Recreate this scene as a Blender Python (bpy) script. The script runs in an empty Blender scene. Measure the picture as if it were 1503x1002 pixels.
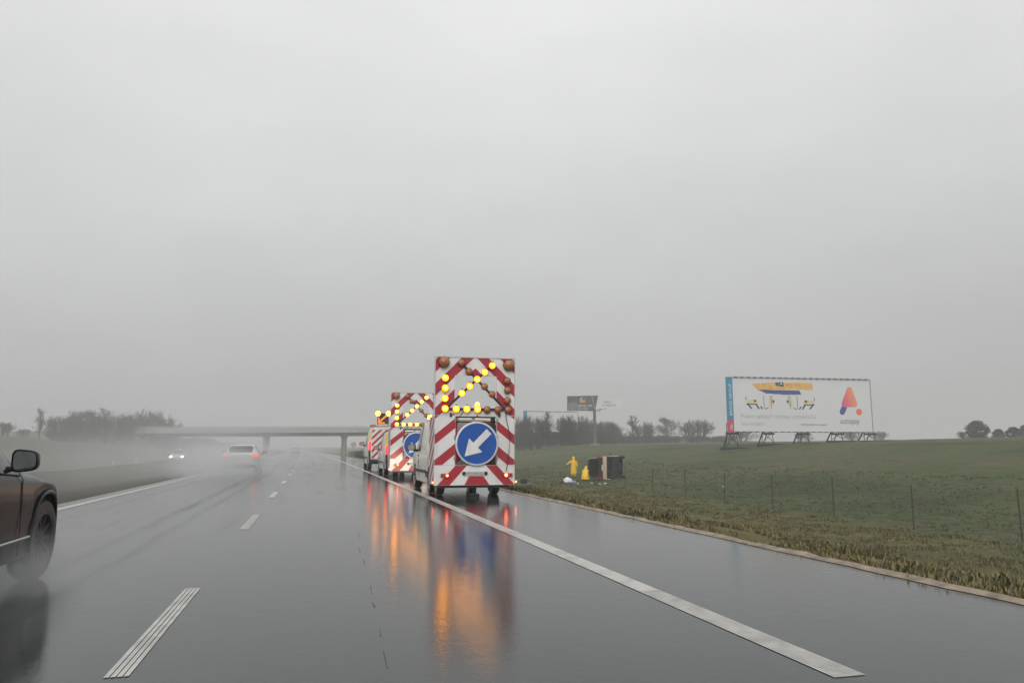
import bpy, bmesh, math, random
from math import sin, cos, tan, atan, atan2, pi, radians, sqrt
from mathutils import Vector, Matrix, noise

random.seed(7)
scene = bpy.context.scene
COL = scene.collection

# ------------------------------------------------------------------ camera numbers
FPX, PW, PH, CAMH = 1100.0, 1503.0, 1002.0, 1.18
TH = atan(157.0 / FPX)
PS = atan(289.5 * cos(TH) / FPX)


def ray(x, y):
    cx, cy = (x - PW / 2) / FPX, -(y - PH / 2) / FPX
    fy, uz = cos(TH) - cy * sin(TH), sin(TH) + cy * cos(TH)
    return cx * cos(PS) + fy * sin(PS), -cx * sin(PS) + fy * cos(PS), uz


def gp(x, y, z=0.0):            # point of the photo on the level z
    X, Y, Z = ray(x, y)
    t = (z - CAMH) / Z
    return Vector((X * t, Y * t, z))


def yp(x, y, Yw):               # point of the photo at the distance Yw
    X, Y, Z = ray(x, y)
    t = Yw / Y
    return Vector((X * t, Yw, CAMH + Z * t))


def curve(Y):                   # the motorway bends gently left
    return Y * Y / 15200.0 if Y > 0 else 0.0


KN = [(-1300, 6), (-400, 6), (-120, 5.2), (-62, 3.9), (-45, 2.0), (-28, -.7), (-24, -.92), (-23.5, -.87), (-13.2, -.87),
      (-12.9, -.5), (-12.3, .1), (-11.5, .08), (-8.5, -.3), (-6.2, -.08), (-5.3, -.02), (-5.2, -.07), (5.3, -.07), (5.37, -.012),
      (6.5, -.1), (8, -.4), (11, -1.1), (13, -1.42), (16, -1.45), (25, -1.25), (52, 1.75), (110, 2.95), (200, 3.3), (400, 3.5), (1300, 3.5)]


def lerp_tab(T, x):
    if x <= T[0][0]:
        return T[0][1]
    for (a, va), (b, vb) in zip(T, T[1:]):
        if x <= b:
            return va + (vb - va) * (x - a) / (b - a)
    return T[-1][1]


def ground_z(u, Y):
    z = lerp_tab(KN, u)
    d = min(abs(u - 5.3), abs(u + 5.2)) if abs(u) > 5.3 else 0
    if -24 < u < -12.8:
        d = 0
    a = min(1.0, max(0.0, d - .1) / 6.0)
    z += a * (.16 * noise.noise(Vector((u * .21, Y * .17, 0))) + .07 * noise.noise(Vector((u * .8, Y * .7, 3))))
    if abs(u) > 40:
        z += .5 * noise.noise(Vector((u * .015, Y * .015, 9))) * min(1, (abs(u) - 40) / 40)
    return z


def gz(X, Y):
    return ground_z(X + curve(Y), Y)


# ------------------------------------------------------------------ materials
def new_mat(name):
    m = bpy.data.materials.new(name)
    m.use_nodes = True
    return m, m.node_tree.nodes, m.node_tree.links


def mat(name, col, rough=.5, metal=0.0, var=.12, scale=6.0, bump=0.0, coat=0.0, ior=1.45, dirt=None, dirt_amt=.5, streak=1.0):
    """base colour broken up by noise, uneven gloss, optional bump and grime"""
    m, N, L = new_mat(name)
    b = N['Principled BSDF']
    tc = N.new('ShaderNodeTexCoord')
    nz = N.new('ShaderNodeTexNoise')
    nz.inputs['Scale'].default_value = scale
    nz.inputs['Detail'].default_value = 6
    L.new(tc.outputs['Object'], nz.inputs['Vector'])
    rp = N.new('ShaderNodeValToRGB')
    rp.color_ramp.elements[0].position, rp.color_ramp.elements[1].position = .3, .7
    rp.color_ramp.elements[0].color = [c * (1 - var) for c in col] + [1]
    rp.color_ramp.elements[1].color = [min(1, c * (1 + var)) for c in col] + [1]
    L.new(nz.outputs['Fac'], rp.inputs['Fac'])
    out = rp.outputs['Color']
    if dirt:
        n2 = N.new('ShaderNodeTexNoise')
        n2.inputs['Scale'].default_value = scale * .45
        n2.inputs['Detail'].default_value = 9
        n2.inputs['Roughness'].default_value = .7
        mpg = N.new('ShaderNodeMapping')
        mpg.inputs['Scale'].default_value = (1, 1, streak)
        L.new(tc.outputs['Object'], mpg.inputs[0])
        L.new(mpg.outputs[0], n2.inputs['Vector'])
        r2 = N.new('ShaderNodeValToRGB')
        r2.color_ramp.elements[0].position, r2.color_ramp.elements[1].position = .45, .75
        r2.color_ramp.elements[1].color = (dirt_amt, dirt_amt, dirt_amt, 1)
        L.new(n2.outputs['Fac'], r2.inputs['Fac'])
        mx = N.new('ShaderNodeMix')
        mx.data_type = 'RGBA'
        L.new(r2.outputs['Color'], mx.inputs[0])
        L.new(out, mx.inputs[6])
        mx.inputs[7].default_value = list(dirt) + [1]
        out = mx.outputs[2]
    L.new(out, b.inputs['Base Color'])
    mr = N.new('ShaderNodeMapRange')
    mr.inputs[3].default_value, mr.inputs[4].default_value = max(.02, rough - .1), min(1, rough + .1)
    L.new(nz.outputs['Fac'], mr.inputs[0])
    L.new(mr.outputs[0], b.inputs['Roughness'])
    b.inputs['Metallic'].default_value = metal
    b.inputs['IOR'].default_value = ior
    b.inputs['Coat Weight'].default_value = coat
    b.inputs['Coat Roughness'].default_value = .08
    if bump:
        bp = N.new('ShaderNodeBump')
        bp.inputs['Strength'].default_value = bump
        bp.inputs['Distance'].default_value = .02
        L.new(nz.outputs['Fac'], bp.inputs['Height'])
        L.new(bp.outputs[0], b.inputs['Normal'])
    return m


def emat(name, col, strength, body=None):
    m, N, L = new_mat(name)
    b = N['Principled BSDF']
    b.inputs['Base Color'].default_value = list(body or col) + [1]
    b.inputs['Roughness'].default_value = .25
    b.inputs['Emission Color'].default_value = list(col) + [1]
    b.inputs['Emission Strength'].default_value = strength
    return m


M = {}
M['white'] = mat('white_film', (.74, .73, .73), .35, var=.05, scale=3, dirt=(.33, .29, .24), dirt_amt=.65, streak=.18)
M['lilac'] = mat('pale_panel', (.78, .77, .82), .45, var=.03, scale=2)
M['red'] = mat('red_film', (.40, .022, .04), .35, var=.12, scale=3, dirt=(.12, .045, .04), dirt_amt=.7, streak=.18)
M['blue'] = mat('blue_film', (.012, .085, .36), .3, var=.1, scale=3)
M['rim'] = mat('grey_metal_rim', (.6, .62, .65), .4, .3)
M['steel'] = mat('galvanised_steel', (.34, .35, .35), .45, .7, var=.2)
M['dark'] = mat('dark_plastic', (.018, .018, .02), .5, var=.3)
M['rubber'] = mat('wet_rubber', (.014, .014, .015), .38, var=.3, scale=20, bump=.2)
M['alloy'] = mat('dull_alloy', (.10, .10, .105), .4, .8, var=.2)
M['amber'] = mat('unlit_amber_lens', (.34, .12, .035), .3, var=.2, scale=40, bump=.3, coat=.5)
M['amber_on'] = emat('lit_amber_lens', (1, .33, .005), 6)
M['amber_rim'] = emat('lit_amber_lens_rim', (1, .30, .01), 1.5)
M['amber_core'] = emat('lit_amber_lens_core', (1, .42, .04), 13)
M['amber_pale'] = emat('lit_pale_amber_lens', (1, .36, .045), 7.5)
M['orange_on'] = emat('lit_orange_strip', (1, .16, .02), 1.6)
M['red_on'] = emat('lit_red_lens', (1, .035, .05), 2.2)
M['red_soft'] = emat('dim_red_lens', (1, .05, .06), 1.3)
M['red_hot'] = emat('bright_red_lens', (1, .16, .05), 12)
M['redlens'] = mat('red_lens', (.35, .02, .02), .25, coat=.6)
M['head_on'] = emat('lit_headlamp', (1, .93, .8), 12)
M['darkalloy'] = mat('dark_alloy', (.035, .035, .037), .5, .5, var=.3)
M['glass'] = mat('dark_car_glass', (.012, .015, .016), .08, var=.1, ior=1.5)
M['mirror'] = mat('mirror_glass', (.5, .55, .55), .06, 1.0, var=.02)
M['cream'] = mat('cream_van_paint', (.62, .60, .50), .3, var=.04, scale=2, coat=.6, dirt=(.33, .29, .23), dirt_amt=.55, streak=.3)
M['yellow'] = mat('yellow_film', (.75, .6, .06), .4)
M['suv'] = mat('brown_grey_car_paint', (.005, .006, .0064), .24, 0, var=.2, scale=2, coat=0, ior=1.33, dirt=(.017, .020, .019), dirt_amt=.5)
M['silver'] = mat('pale_silver_paint', (.55, .56, .56), .3, .35, var=.05, coat=.8, dirt=(.35, .34, .32), dirt_amt=.3)
M['whitecar'] = mat('white_car_paint', (.7, .7, .7), .3, var=.04, coat=.8)
M['black'] = mat('black_van_paint', (.014, .016, .02), .3, .1, var=.2, coat=.8, dirt=(.05, .045, .035), dirt_amt=.5)
M['under'] = mat('grimy_underbody', (.018, .018, .018), .7, 0, var=.5, scale=8, bump=.4, dirt=(.05, .045, .036), dirt_amt=.5)
M['beige'] = mat('beige_bumper', (.50, .36, .27), .5, var=.08)
M['plate'] = mat('plate_silver', (.5, .5, .47), .45, var=.06)
M['chrome'] = mat('chrome_strip', (.5, .5, .5), .2, 1.0, var=.05)
M['concrete'] = mat('wet_concrete', (.20, .20, .19), .55, var=.25, scale=.6, bump=.2, dirt=(.10, .10, .095), dirt_amt=.7)
M['concrete2'] = mat('pale_concrete', (.30, .30, .29), .55, var=.2, scale=.6)
M['oldpost'] = mat('weathered_post', (.055, .053, .042), .8, var=.3, scale=8)
M['bark'] = mat('wet_bark', (.045, .037, .032), .8, var=.3, scale=3)
M['twig'] = mat('bare_twigs', (.062, .050, .045), .85, var=.3, scale=.6)
M['needle'] = mat('dark_foliage', (.030, .042, .036), .8, var=.4, scale=.7)
M['rain'] = mat('yellow_oilskin', (.80, .50, .025), .3, var=.12, scale=5, bump=.3)
M['skin'] = mat('skin', (.45, .28, .2), .5, var=.06)
M['boot'] = mat('dark_boots', (.03, .03, .03), .5)
M['bundle'] = mat('white_cloth', (.72, .76, .78), .6, var=.1, scale=8, bump=.5)
M['bluecloth'] = mat('blue_cloth', (.2, .25, .42), .6, var=.15, scale=8, bump=.5)
M['teal'] = mat('teal_plastic', (.03, .11, .14), .4)
M['paper'] = mat('poster_paper', (.62, .63, .65), .5, var=.03, scale=.3)
M['pale'] = mat('faded_poster', (.62, .63, .63), .5, var=.03, scale=.3)
M['cyan'] = mat('blue_strip_print', (.04, .22, .36), .5, var=.1, scale=1)
M['pink'] = mat('crimson_strip_print', (.50, .06, .14), .5, var=.1, scale=1)
M['ygold'] = mat('ochre_brush_print', (.68, .40, .11), .5, var=.22, scale=1.2)
M['navy'] = mat('navy_brush_print', (.06, .075, .26), .5, var=.25, scale=1.2)
M['ink'] = mat('black_ink', (.03, .03, .035), .5)
M['greyink'] = mat('grey_ink', (.40, .41, .42), .5)
M['midink'] = mat('mid_grey_ink', (.16, .16, .17), .5)
M['creamink'] = mat('cream_print', (.62, .52, .34), .5, var=.2, scale=2)
M['slate'] = mat('slate_poster', (.075, .08, .085), .45, var=.25, scale=.6)
M['orangeink'] = mat('orange_print', (.62, .22, .08), .5)
M['whiteink'] = mat('white_print', (.7, .72, .72), .5)
M['coral'] = mat('coral_print', (.80, .16, .09), .5)

# the pink to orange print of the logo
m, N, L = new_mat('pink_orange_print')
tc = N.new('ShaderNodeTexCoord')
sx = N.new('ShaderNodeSeparateXYZ')
L.new(tc.outputs['Generated'], sx.inputs[0])
rp = N.new('ShaderNodeValToRGB')
rp.color_ramp.elements[0].color = (.62, .05, .22, 1)
rp.color_ramp.elements[1].color = (.85, .36, .10, 1)
ad = N.new('ShaderNodeMath')
ad.operation = 'MULTIPLY_ADD'
ad.inputs[1].default_value = .7
L.new(sx.outputs['X'], ad.inputs[0])
mu = N.new('ShaderNodeMath')
mu.operation = 'MULTIPLY'
mu.inputs[1].default_value = .3
L.new(sx.outputs['Z'], mu.inputs[0])
L.new(mu.outputs[0], ad.inputs[2])
L.new(ad.outputs[0], rp.inputs[0])
L.new(rp.outputs[0], N['Principled BSDF'].inputs['Base Color'])
M['logograd'] = m


# ------------------------------------------------------------------ mesh builder
class MB:
    def __init__(s):
        s.v, s.f, s.mi, s.mats, s.uv = [], [], [], [], None

    def m(s, key):
        if key not in s.mats:
            s.mats.append(key)
        return s.mats.index(key)

    def add(s, verts, faces, key):
        o = len(s.v)
        s.v += [tuple(p) for p in verts]
        k = s.m(key)
        for f in faces:
            s.f.append([o + i for i in f])
            s.mi.append(k)
        return s

    def box(s, a, b, key, bev=0.0):
        x0, y0, z0 = a
        x1, y1, z1 = b
        if bev:
            return s.rbox(a, b, bev, key)
        return s.add([(x0, y0, z0), (x1, y0, z0), (x1, y1, z0), (x0, y1, z0), (x0, y0, z1), (x1, y0, z1), (x1, y1, z1), (x0, y1, z1)],
                     [(0, 3, 2, 1), (4, 5, 6, 7), (0, 1, 5, 4), (1, 2, 6, 5), (2, 3, 7, 6), (3, 0, 4, 7)], key)

    def rbox(s, a, b, r, key):
        bm = bmesh.new()
        bmesh.ops.create_cube(bm, size=1)
        for v in bm.verts:
            v.co = Vector([a[i] + (b[i] - a[i]) * (v.co[i] + .5) for i in range(3)])
        bmesh.ops.bevel(bm, geom=bm.edges[:], offset=min(r, .45 * min(abs(b[i] - a[i]) for i in range(3))), segments=2, affect='EDGES', profile=.6)
        bm.verts.index_update()
        s.add([v.co for v in bm.verts], [[v.index for v in f.verts] for f in bm.faces], key)
        bm.free()
        return s

    def tube(s, pts, rad, key, n=6, caps=True):
        pts = [Vector(p) for p in pts]
        if not hasattr(rad, '__len__'):
            rad = [rad] * len(pts)
        vs, fs = [], []
        for i, p in enumerate(pts):
            d = (pts[min(i + 1, len(pts) - 1)] - pts[max(i - 1, 0)]).normalized()
            a = d.cross(Vector((0, 0, 1)))
            if a.length < .01:
                a = d.cross(Vector((1, 0, 0)))
            a.normalize()
            b = d.cross(a)
            for k in range(n):
                t = 2 * pi * k / n
                vs.append(p + (a * cos(t) + b * sin(t)) * rad[i])
        for i in range(len(pts) - 1):
            for k in range(n):
                fs.append((i * n + k, i * n + (k + 1) % n, (i + 1) * n + (k + 1) % n, (i + 1) * n + k))
        if caps:
            fs.append(tuple(range(n))[::-1])
            fs.append(tuple((len(pts) - 1) * n + k for k in range(n)))
        return s.add(vs, fs, key)

    def lathe(s, prof, axis, c, key, n=24, flip=False):
        """profile [(along, radius)] turned about an axis through c"""
        c = Vector(c)
        ax = {'x': Vector((1, 0, 0)), 'y': Vector((0, 1, 0)), 'z': Vector((0, 0, 1))}[axis]
        a = {'x': Vector((0, 1, 0)), 'y': Vector((0, 0, 1)), 'z': Vector((1, 0, 0))}[axis]
        b = ax.cross(a)
        vs, fs = [], []
        for t_, r in prof:
            for k in range(n):
                t = 2 * pi * k / n
                vs.append(c + ax * t_ + (a * cos(t) + b * sin(t)) * max(r, 1e-4))
        for i in range(len(prof) - 1):
            for k in range(n):
                fs.append((i * n + k, i * n + (k + 1) % n, (i + 1) * n + (k + 1) % n, (i + 1) * n + k))
        return s.add(vs, fs, key)

    def plate(s, poly, y, key, back=None):
        """polygon of (x, z) facing -y; with back a closed slab"""
        n = len(poly)
        area = sum(poly[i][0] * poly[(i + 1) % n][1] - poly[(i + 1) % n][0] * poly[i][1] for i in range(n))
        if area < 0:
            poly = poly[::-1]
        if back is None:
            return s.add([(x, y, z) for x, z in poly], [tuple(range(n))], key)
        vs = [(x, y, z) for x, z in poly] + [(x, back, z) for x, z in poly]
        fs = [tuple(range(n)), tuple(range(n, 2 * n))[::-1]]
        fs += [(i, i + n, (i + 1) % n + n, (i + 1) % n) for i in range(n)]
        return s.add(vs, fs, key)

    def build(s, name, parent=None, smooth=None, loc=None):
        me = bpy.data.meshes.new(name)
        me.from_pydata(s.v, [], s.f)
        for k in s.mats:
            me.materials.append(M[k])
        me.polygons.foreach_set('material_index', s.mi)
        if smooth is not None:
            me.polygons.foreach_set('use_smooth', [True] * len(s.f))
            me.set_sharp_from_angle(angle=radians(smooth))
        me.update()
        o = bpy.data.objects.new(name, me)
        COL.objects.link(o)
        if parent:
            o.parent = parent
        if loc is not None:
            o.location = loc
        return o


def tag(o, label=None, cat=None, group=None, kind=None):
    if label:
        o['label'] = label
    if cat:
        o['category'] = cat
    if group:
        o['group'] = group
    if kind:
        o['kind'] = kind
    return o


def thing(name, label, cat, loc, rot=(0, 0, 0), group=None):
    o = bpy.data.objects.new(name, None)
    o.empty_display_size = .2
    COL.objects.link(o)
    o.location = loc
    o.rotation_euler = rot
    return tag(o, label, cat, group)


def clip(poly, a, b, c):        # keep a*x + b*z <= c
    out = []
    n = len(poly)
    for i in range(n):
        p, q = poly[i], poly[(i + 1) % n]
        dp, dq = a * p[0] + b * p[1] - c, a * q[0] + b * q[1] - c
        if dp <= 0:
            out.append(p)
        if dp * dq < 0:
            t = dp / (dp - dq)
            out.append((p[0] + (q[0] - p[0]) * t, p[1] + (q[1] - p[1]) * t))
    return out


def rect(x0, z0, x1, z1):
    return [(x0, z0), (x1, z0), (x1, z1), (x0, z1)]


def stripes(mb, region, bands, k, y, key='red'):
    """bands c0 <= z + k|x| <= c1 (roof shaped) clipped to a convex region"""
    for sg in (-1, 1):
        half = clip(region, -sg, 0, 0)
        if len(half) < 3:
            continue
        for c0, c1 in bands:
            p = clip(clip(half, sg * k, 1, c1), -sg * k, -1, -c0)
            if len(p) >= 3:
                mb.plate(p, y, key)


_fc = {}


def text(s, size, key, name, parent, loc, rot=(pi / 2, 0, 0), align='LEFT', sx=1.0, ext=.004):
    c = bpy.data.curves.new('lettering', 'FONT')
    c.body, c.size, c.extrude, c.align_x = s, size, ext, align
    t = bpy.data.objects.new('lettering', c)
    COL.objects.link(t)
    dg = bpy.context.evaluated_depsgraph_get()
    me = bpy.data.meshes.new_from_object(t.evaluated_get(dg))
    bpy.data.objects.remove(t)
    me.name = name
    me.materials.clear()
    me.materials.append(M[key])
    o = bpy.data.objects.new(name, me)
    COL.objects.link(o)
    o.parent = parent
    o.location, o.rotation_euler, o.scale = loc, rot, (sx, 1, 1)
    return o


# ------------------------------------------------------------------ setting: ground, roads
def nodes_ground():
    m, N, L = new_mat('grass_and_soil')
    b = N['Principled BSDF']
    uv = N.new('ShaderNodeUVMap')
    uv.uv_map = 'road'
    sp = N.new('ShaderNodeSeparateXYZ')
    L.new(uv.outputs[0], sp.inputs[0])
    geo = N.new('ShaderNodeNewGeometry')

    def nz(scale, det=8, rough=.6, dist=0):
        n = N.new('ShaderNodeTexNoise')
        n.inputs['Scale'].default_value, n.inputs['Detail'].default_value = scale, det
        n.inputs['Roughness'].default_value, n.inputs['Distortion'].default_value = rough, dist
        L.new(geo.outputs['Position'], n.inputs['Vector'])
        return n.outputs['Fac']

    def ramp(src, stops):
        r = N.new('ShaderNodeValToRGB')
        e = r.color_ramp.elements
        while len(e) < len(stops):
            e.new(.5)
        for el, (p, c) in zip(e, stops):
            el.position, el.color = p, (list(c) + [1] if len(c) == 3 else c)
        L.new(src, r.inputs[0])
        return r.outputs[0]

    def mix(f, a, c, blend='MIX'):
        x = N.new('ShaderNodeMix')
        x.data_type, x.blend_type = 'RGBA', blend
        if isinstance(f, float):
            x.inputs[0].default_value = f
        else:
            L.new(f, x.inputs[0])
        for i, q in ((6, a), (7, c)):
            if isinstance(q, tuple):
                x.inputs[i].default_value = list(q) + [1]
            else:
                L.new(q, x.inputs[i])
        return x.outputs[2]

    def mrange(src, a, c, lo=0.0, hi=1.0):
        r = N.new('ShaderNodeMapRange')
        r.inputs[1].default_value, r.inputs[2].default_value, r.inputs[3].default_value, r.inputs[4].default_value = a, c, lo, hi
        L.new(src, r.inputs[0])
        return r.outputs[0]

    def wob(amt, sc):
        a = N.new('ShaderNodeMath')
        a.operation = 'MULTIPLY_ADD'
        a.inputs[1].default_value = amt
        L.new(nz(sc, 4), a.inputs[0])
        L.new(sp.outputs['X'], a.inputs[2])
        return a.outputs[0]
    field = ramp(nz(.09, 10, .65), [(.34, (.032, .046, .014)), (.5, (.066, .092, .026)), (.66, (.105, .094, .042))])
    field = mix(mrange(nz(1.5, 8, .75), .45, .62, 0, .75), field, (.024, .026, .011))
    field = mix(mrange(nz(.6, 7, .7, 1.5), .52, .68, 0, .6), field, (.088, .074, .038))
    verge = ramp(nz(1.4, 10, .7), [(.28, (.066, .054, .019)), (.5, (.150, .120, .042)), (.75, (.22, .18, .075))])
    verge = mix(mrange(nz(.25, 5), .45, .65, 0, .7), verge, (.060, .062, .020))
    col = mix(mrange(wob(9.0, .16), 15.0, 25.0), verge, field)
    # dry brown band far out and bare tillage to the right
    dry = ramp(nz(.5, 9, .7), [(.3, (.060, .052, .030)), (.7, (.12, .105, .062))])
    col = mix(mrange(wob(14.0, .05), 66.0, 84.0, 0, .7), col, dry)
    left = ramp(nz(.22, 9, .65), [(.3, (.048, .043, .030)), (.6, (.075, .068, .046)), (.8, (.062, .068, .038))])
    lm = N.new('ShaderNodeMath')
    lm.operation = 'LESS_THAN'
    lm.inputs[1].default_value = 0
    L.new(sp.outputs['X'], lm.inputs[0])
    col = mix(lm.outputs[0], col, left)
    # muddy rim along the asphalt
    rim = N.new('ShaderNodeMath')
    rim.operation = 'COMPARE'
    rim.inputs[1].default_value, rim.inputs[2].default_value = -12.6, .38
    L.new(wob(.3, 1.2), rim.inputs[0])
    col = mix(rim.outputs[0], col, (.035, .032, .026))
    L.new(col, b.inputs['Base Color'])
    b.inputs['Roughness'].default_value = .85
    b.inputs['Specular IOR Level'].default_value = .25
    bp = N.new('ShaderNodeBump')
    bp.inputs['Strength'].default_value, bp.inputs['Distance'].default_value = .9, .12
    ml = N.new('ShaderNodeMath')
    ml.operation = 'ADD'
    L.new(nz(6, 6, .7), ml.inputs[0])
    L.new(nz(1.3, 6, .6), ml.inputs[1])
    L.new(ml.outputs[0], bp.inputs['Height'])
    L.new(bp.outputs[0], b.inputs['Normal'])
    return m


M['ground'] = nodes_ground()


def sheet(name, us, Ys, zf, key, uvname='road', parent=None):
    vs = [(u - curve(Y), Y, zf(u, Y)) for Y in Ys for u in us]
    n = len(us)
    fs = [(j * n + i, j * n + i + 1, (j + 1) * n + i + 1, (j + 1) * n + i) for j in range(len(Ys) - 1) for i in range(n - 1)]
    mb = MB()
    mb.add(vs, fs, key)
    o = mb.build(name, parent, smooth=40)
    uvl = o.data.uv_layers.new(name=uvname)
    uvs = [(u, Y) for Y in Ys for u in us]
    for lp in o.data.loops:
        uvl.data[lp.index].uv = uvs[lp.vertex_index]
    return o


def span(a, b, st):
    n = max(1, round((b - a) / st))
    return [a + (b - a) * i / n for i in range(n)]


US = span(-1300, -400, 150) + span(-400, -120, 28) + span(-120, -28, 4) + span(-28, -24, 2) + [-24, -23.5, -23.2, -18, -13.5, -13.2, -12.9, -12.6, -12.3, -11.9, -11.5] \
    + span(-11.2, -5.3, .6) + [-5.3, -5.2, 0, 5.3, 5.37] + span(5.6, 16, .45) + span(16, 30, .8) + span(30, 60, 2) + span(60, 130, 5) + span(130, 400, 30) + span(400, 1301, 150) + [1300]
YS = span(-30, 2, 4) + span(2, 40, .8) + span(40, 90, 1.6) + span(90, 200, 4) + span(200, 420, 12) + span(420, 1400, 60) + [1400]
ground = tag(sheet('ground', US, YS, ground_z, 'ground'), 'rough wet grass and field rising away from the motorway', None, None, 'structure')


def nodes_road():
    m, N, L = new_mat('rain_soaked_asphalt')
    b = N['Principled BSDF']
    uv = N.new('ShaderNodeUVMap')
    uv.uv_map = 'road'
    sp = N.new('ShaderNodeSeparateXYZ')
    L.new(uv.outputs[0], sp.inputs[0])

    def nz(scale, det=6, rough=.6, st=(1, 1, 1)):
        mp = N.new('ShaderNodeMapping')
        mp.inputs['Scale'].default_value = st
        L.new(uv.outputs[0], mp.inputs[0])
        n = N.new('ShaderNodeTexNoise')
        n.inputs['Scale'].default_value, n.inputs['Detail'].default_value, n.inputs['Roughness'].default_value = scale, det, rough
        L.new(mp.outputs[0], n.inputs['Vector'])
        return n.outputs['Fac']

    def op(o, *a):
        x = N.new('ShaderNodeMath')
        x.operation = o
        for i, q in enumerate(a):
            if isinstance(q, (int, float)):
                x.inputs[i].default_value = q
            else:
                L.new(q, x.inputs[i])
        return x.outputs[0]
    u = op('ADD', sp.outputs['X'], op('MULTIPLY', op('SUBTRACT', nz(.35, 3), .5), .18))

    def band(c, w):                     # soft band around u = c
        d = op('ABSOLUTE', op('SUBTRACT', u, c))
        return op('SUBTRACT', 1.0, op('SMOOTH_MIN', op('DIVIDE', d, w), 1.0, .4))
    rut = op('ADD', op('ADD', band(-2.42, .20), op('MULTIPLY', band(-1.98, .16), .9)), op('ADD', op('MULTIPLY', band(-4.0, .2), .5), op('MULTIPLY', band(.1, .5), .12)))
    rut = op('ADD', rut, op('MULTIPLY', band(1.75, .5), .12))
    rut = op('MULTIPLY', rut, op('MULTIPLY_ADD', nz(.9, 4, .6, (2.5, .12, 1)), .9, .02))
    rut = op('MINIMUM', op('MAXIMUM', rut, 0.0), 1.0)
    fine, big = nz(60, 4, .7), nz(.55, 6, .6, (1, .25, 1))
    base = op('MULTIPLY_ADD', fine, .03, op('MULTIPLY_ADD', big, .035, .018))
    base = op('MULTIPLY', base, op('MULTIPLY_ADD', rut, -.4, .55))
    base = op('MULTIPLY', base, op('MULTIPLY_ADD', nz(1.1, 5, .65, (1.6, .12, 1)), .9, .55))
    cb = N.new('ShaderNodeCombineColor')
    L.new(op('MULTIPLY', base, .86), cb.inputs[0])
    L.new(base, cb.inputs[1])
    L.new(op('MULTIPLY', base, 1.0), cb.inputs[2])
    L.new(cb.outputs[0], b.inputs['Base Color'])
    rg = op('MULTIPLY_ADD', big, .07, .035)
    film = nz(1.1, 5, .65, (1.6, .12, 1))
    rg = op('ADD', rg, op('MULTIPLY', op('MAXIMUM', op('SUBTRACT', film, .52), 0.0), .5))
    rg = op('ADD', rg, op('MULTIPLY', rut, .22))
    L.new(rg, b.inputs['Roughness'])
    b.inputs['IOR'].default_value = 1.42
    bp = N.new('ShaderNodeBump')
    bp.inputs['Strength'].default_value, bp.inputs['Distance'].default_value = .075, .01
    L.new(op('ADD', op('ADD', op('MULTIPLY', nz(7, 3, .5), 1.6), op('MULTIPLY', nz(28, 3, .6), .7)), op('MULTIPLY', fine, .6)), bp.inputs['Height'])
    L.new(bp.outputs[0], b.inputs['Normal'])
    return m


M['road'] = nodes_road()
M['paint'] = mat('wet_road_paint', (.44, .43, .40), .32, var=.2, scale=7, bump=.15, dirt=(.13, .13, .125), dirt_amt=.85)
M['seam'] = mat('bitumen_seam', (.022, .023, .023), .3, var=.3)
M['soil'] = mat('pale_wet_soil', (.25, .195, .145), .6, var=.35, scale=9, bump=.8, dirt=(.09, .07, .045), dirt_amt=.8)
M['greypole'] = mat('grey_painted_pole', (.10, .10, .10), .5)
M['delin'] = mat('white_plastic_post', (.6, .6, .6), .5)
RY = span(-12, 100, 2) + span(100, 1390, 15) + [1390]
road = tag(sheet('motorway', span(-5.25, 5.3, 1.05) + [5.3], RY, lambda u, Y: 0.0, 'road'), 'rain soaked grey asphalt carriageway with white lines', None, None, 'structure')
opp = tag(sheet('opposite_carriageway', span(-23.3, -13.3, 1) + [-13.3], RY, lambda u, Y: -.8, 'road'), 'wet carriageway for oncoming traffic beyond the median', None, None, 'structure')


def line_mb(mb, u0, u1, Y0, Y1, z, key, step=6.0):
    ys = span(Y0, Y1, step) + [Y1]
    vs = [(u - curve(Y), Y, z) for Y in ys for u in (u0, u1)]
    mb.add(vs, [(2 * j, 2 * j + 1, 2 * j + 3, 2 * j + 2) for j in range(len(ys) - 1)], key)


e = MB()                                    # right edge line: ridged lengthwise near the camera
for k in range(9):
    a = 2.66 + k * .0215
    line_mb(e, a, a + .0175, 3.55, 6.0, .004, 'paint', 2)
line_mb(e, 2.66, 2.85, 6.0, 1200, .004, 'paint')
e.build('edge_line', road)
e = MB()
line_mb(e, -4.89, -4.71, -10, 1200, .004, 'paint')
e.build('edge_line', road)
e = MB()
for k in range(0, 110):
    Y0 = 4.5 + 7.45 * k
    if k < 2:
        for q in range(4):
            a = -1.02 + q * .032
            line_mb(e, a, a + .026, Y0, Y0 + 2.6, .004, 'paint', 1)
    else:
        line_mb(e, -1.02, -.89, Y0, Y0 + 2.6, .004, 'paint', 3)
e.build('lane_line', road)
e = MB()                                    # a crooked sealed crack in the right lane
pts = []
yy = 3.6
while yy < 12:
    pts.append((.42 + .035 * noise.noise(Vector((yy * .6, 0, 5))) + (yy - 4) * .028 + .015 * random.random(), yy))
    yy += .18
for (x0, y0), (x1, y1) in zip(pts, pts[1:]):
    w = .0015 + .003 * random.random()
    if noise.noise(Vector((0, y0 * 1.9, 7))) < .08:
        continue
    e.add([(x0 - w, y0, .004), (x0 + w, y0, .004), (x1 + w, y1, .004), (x1 - w, y1, .004)], [(0, 1, 2, 3)], 'seam')
e.build('road_crack', road)
e = MB()                                    # crumbling pale soil along the asphalt edge
ys = span(2, 120, .25)
vs = []
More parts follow.
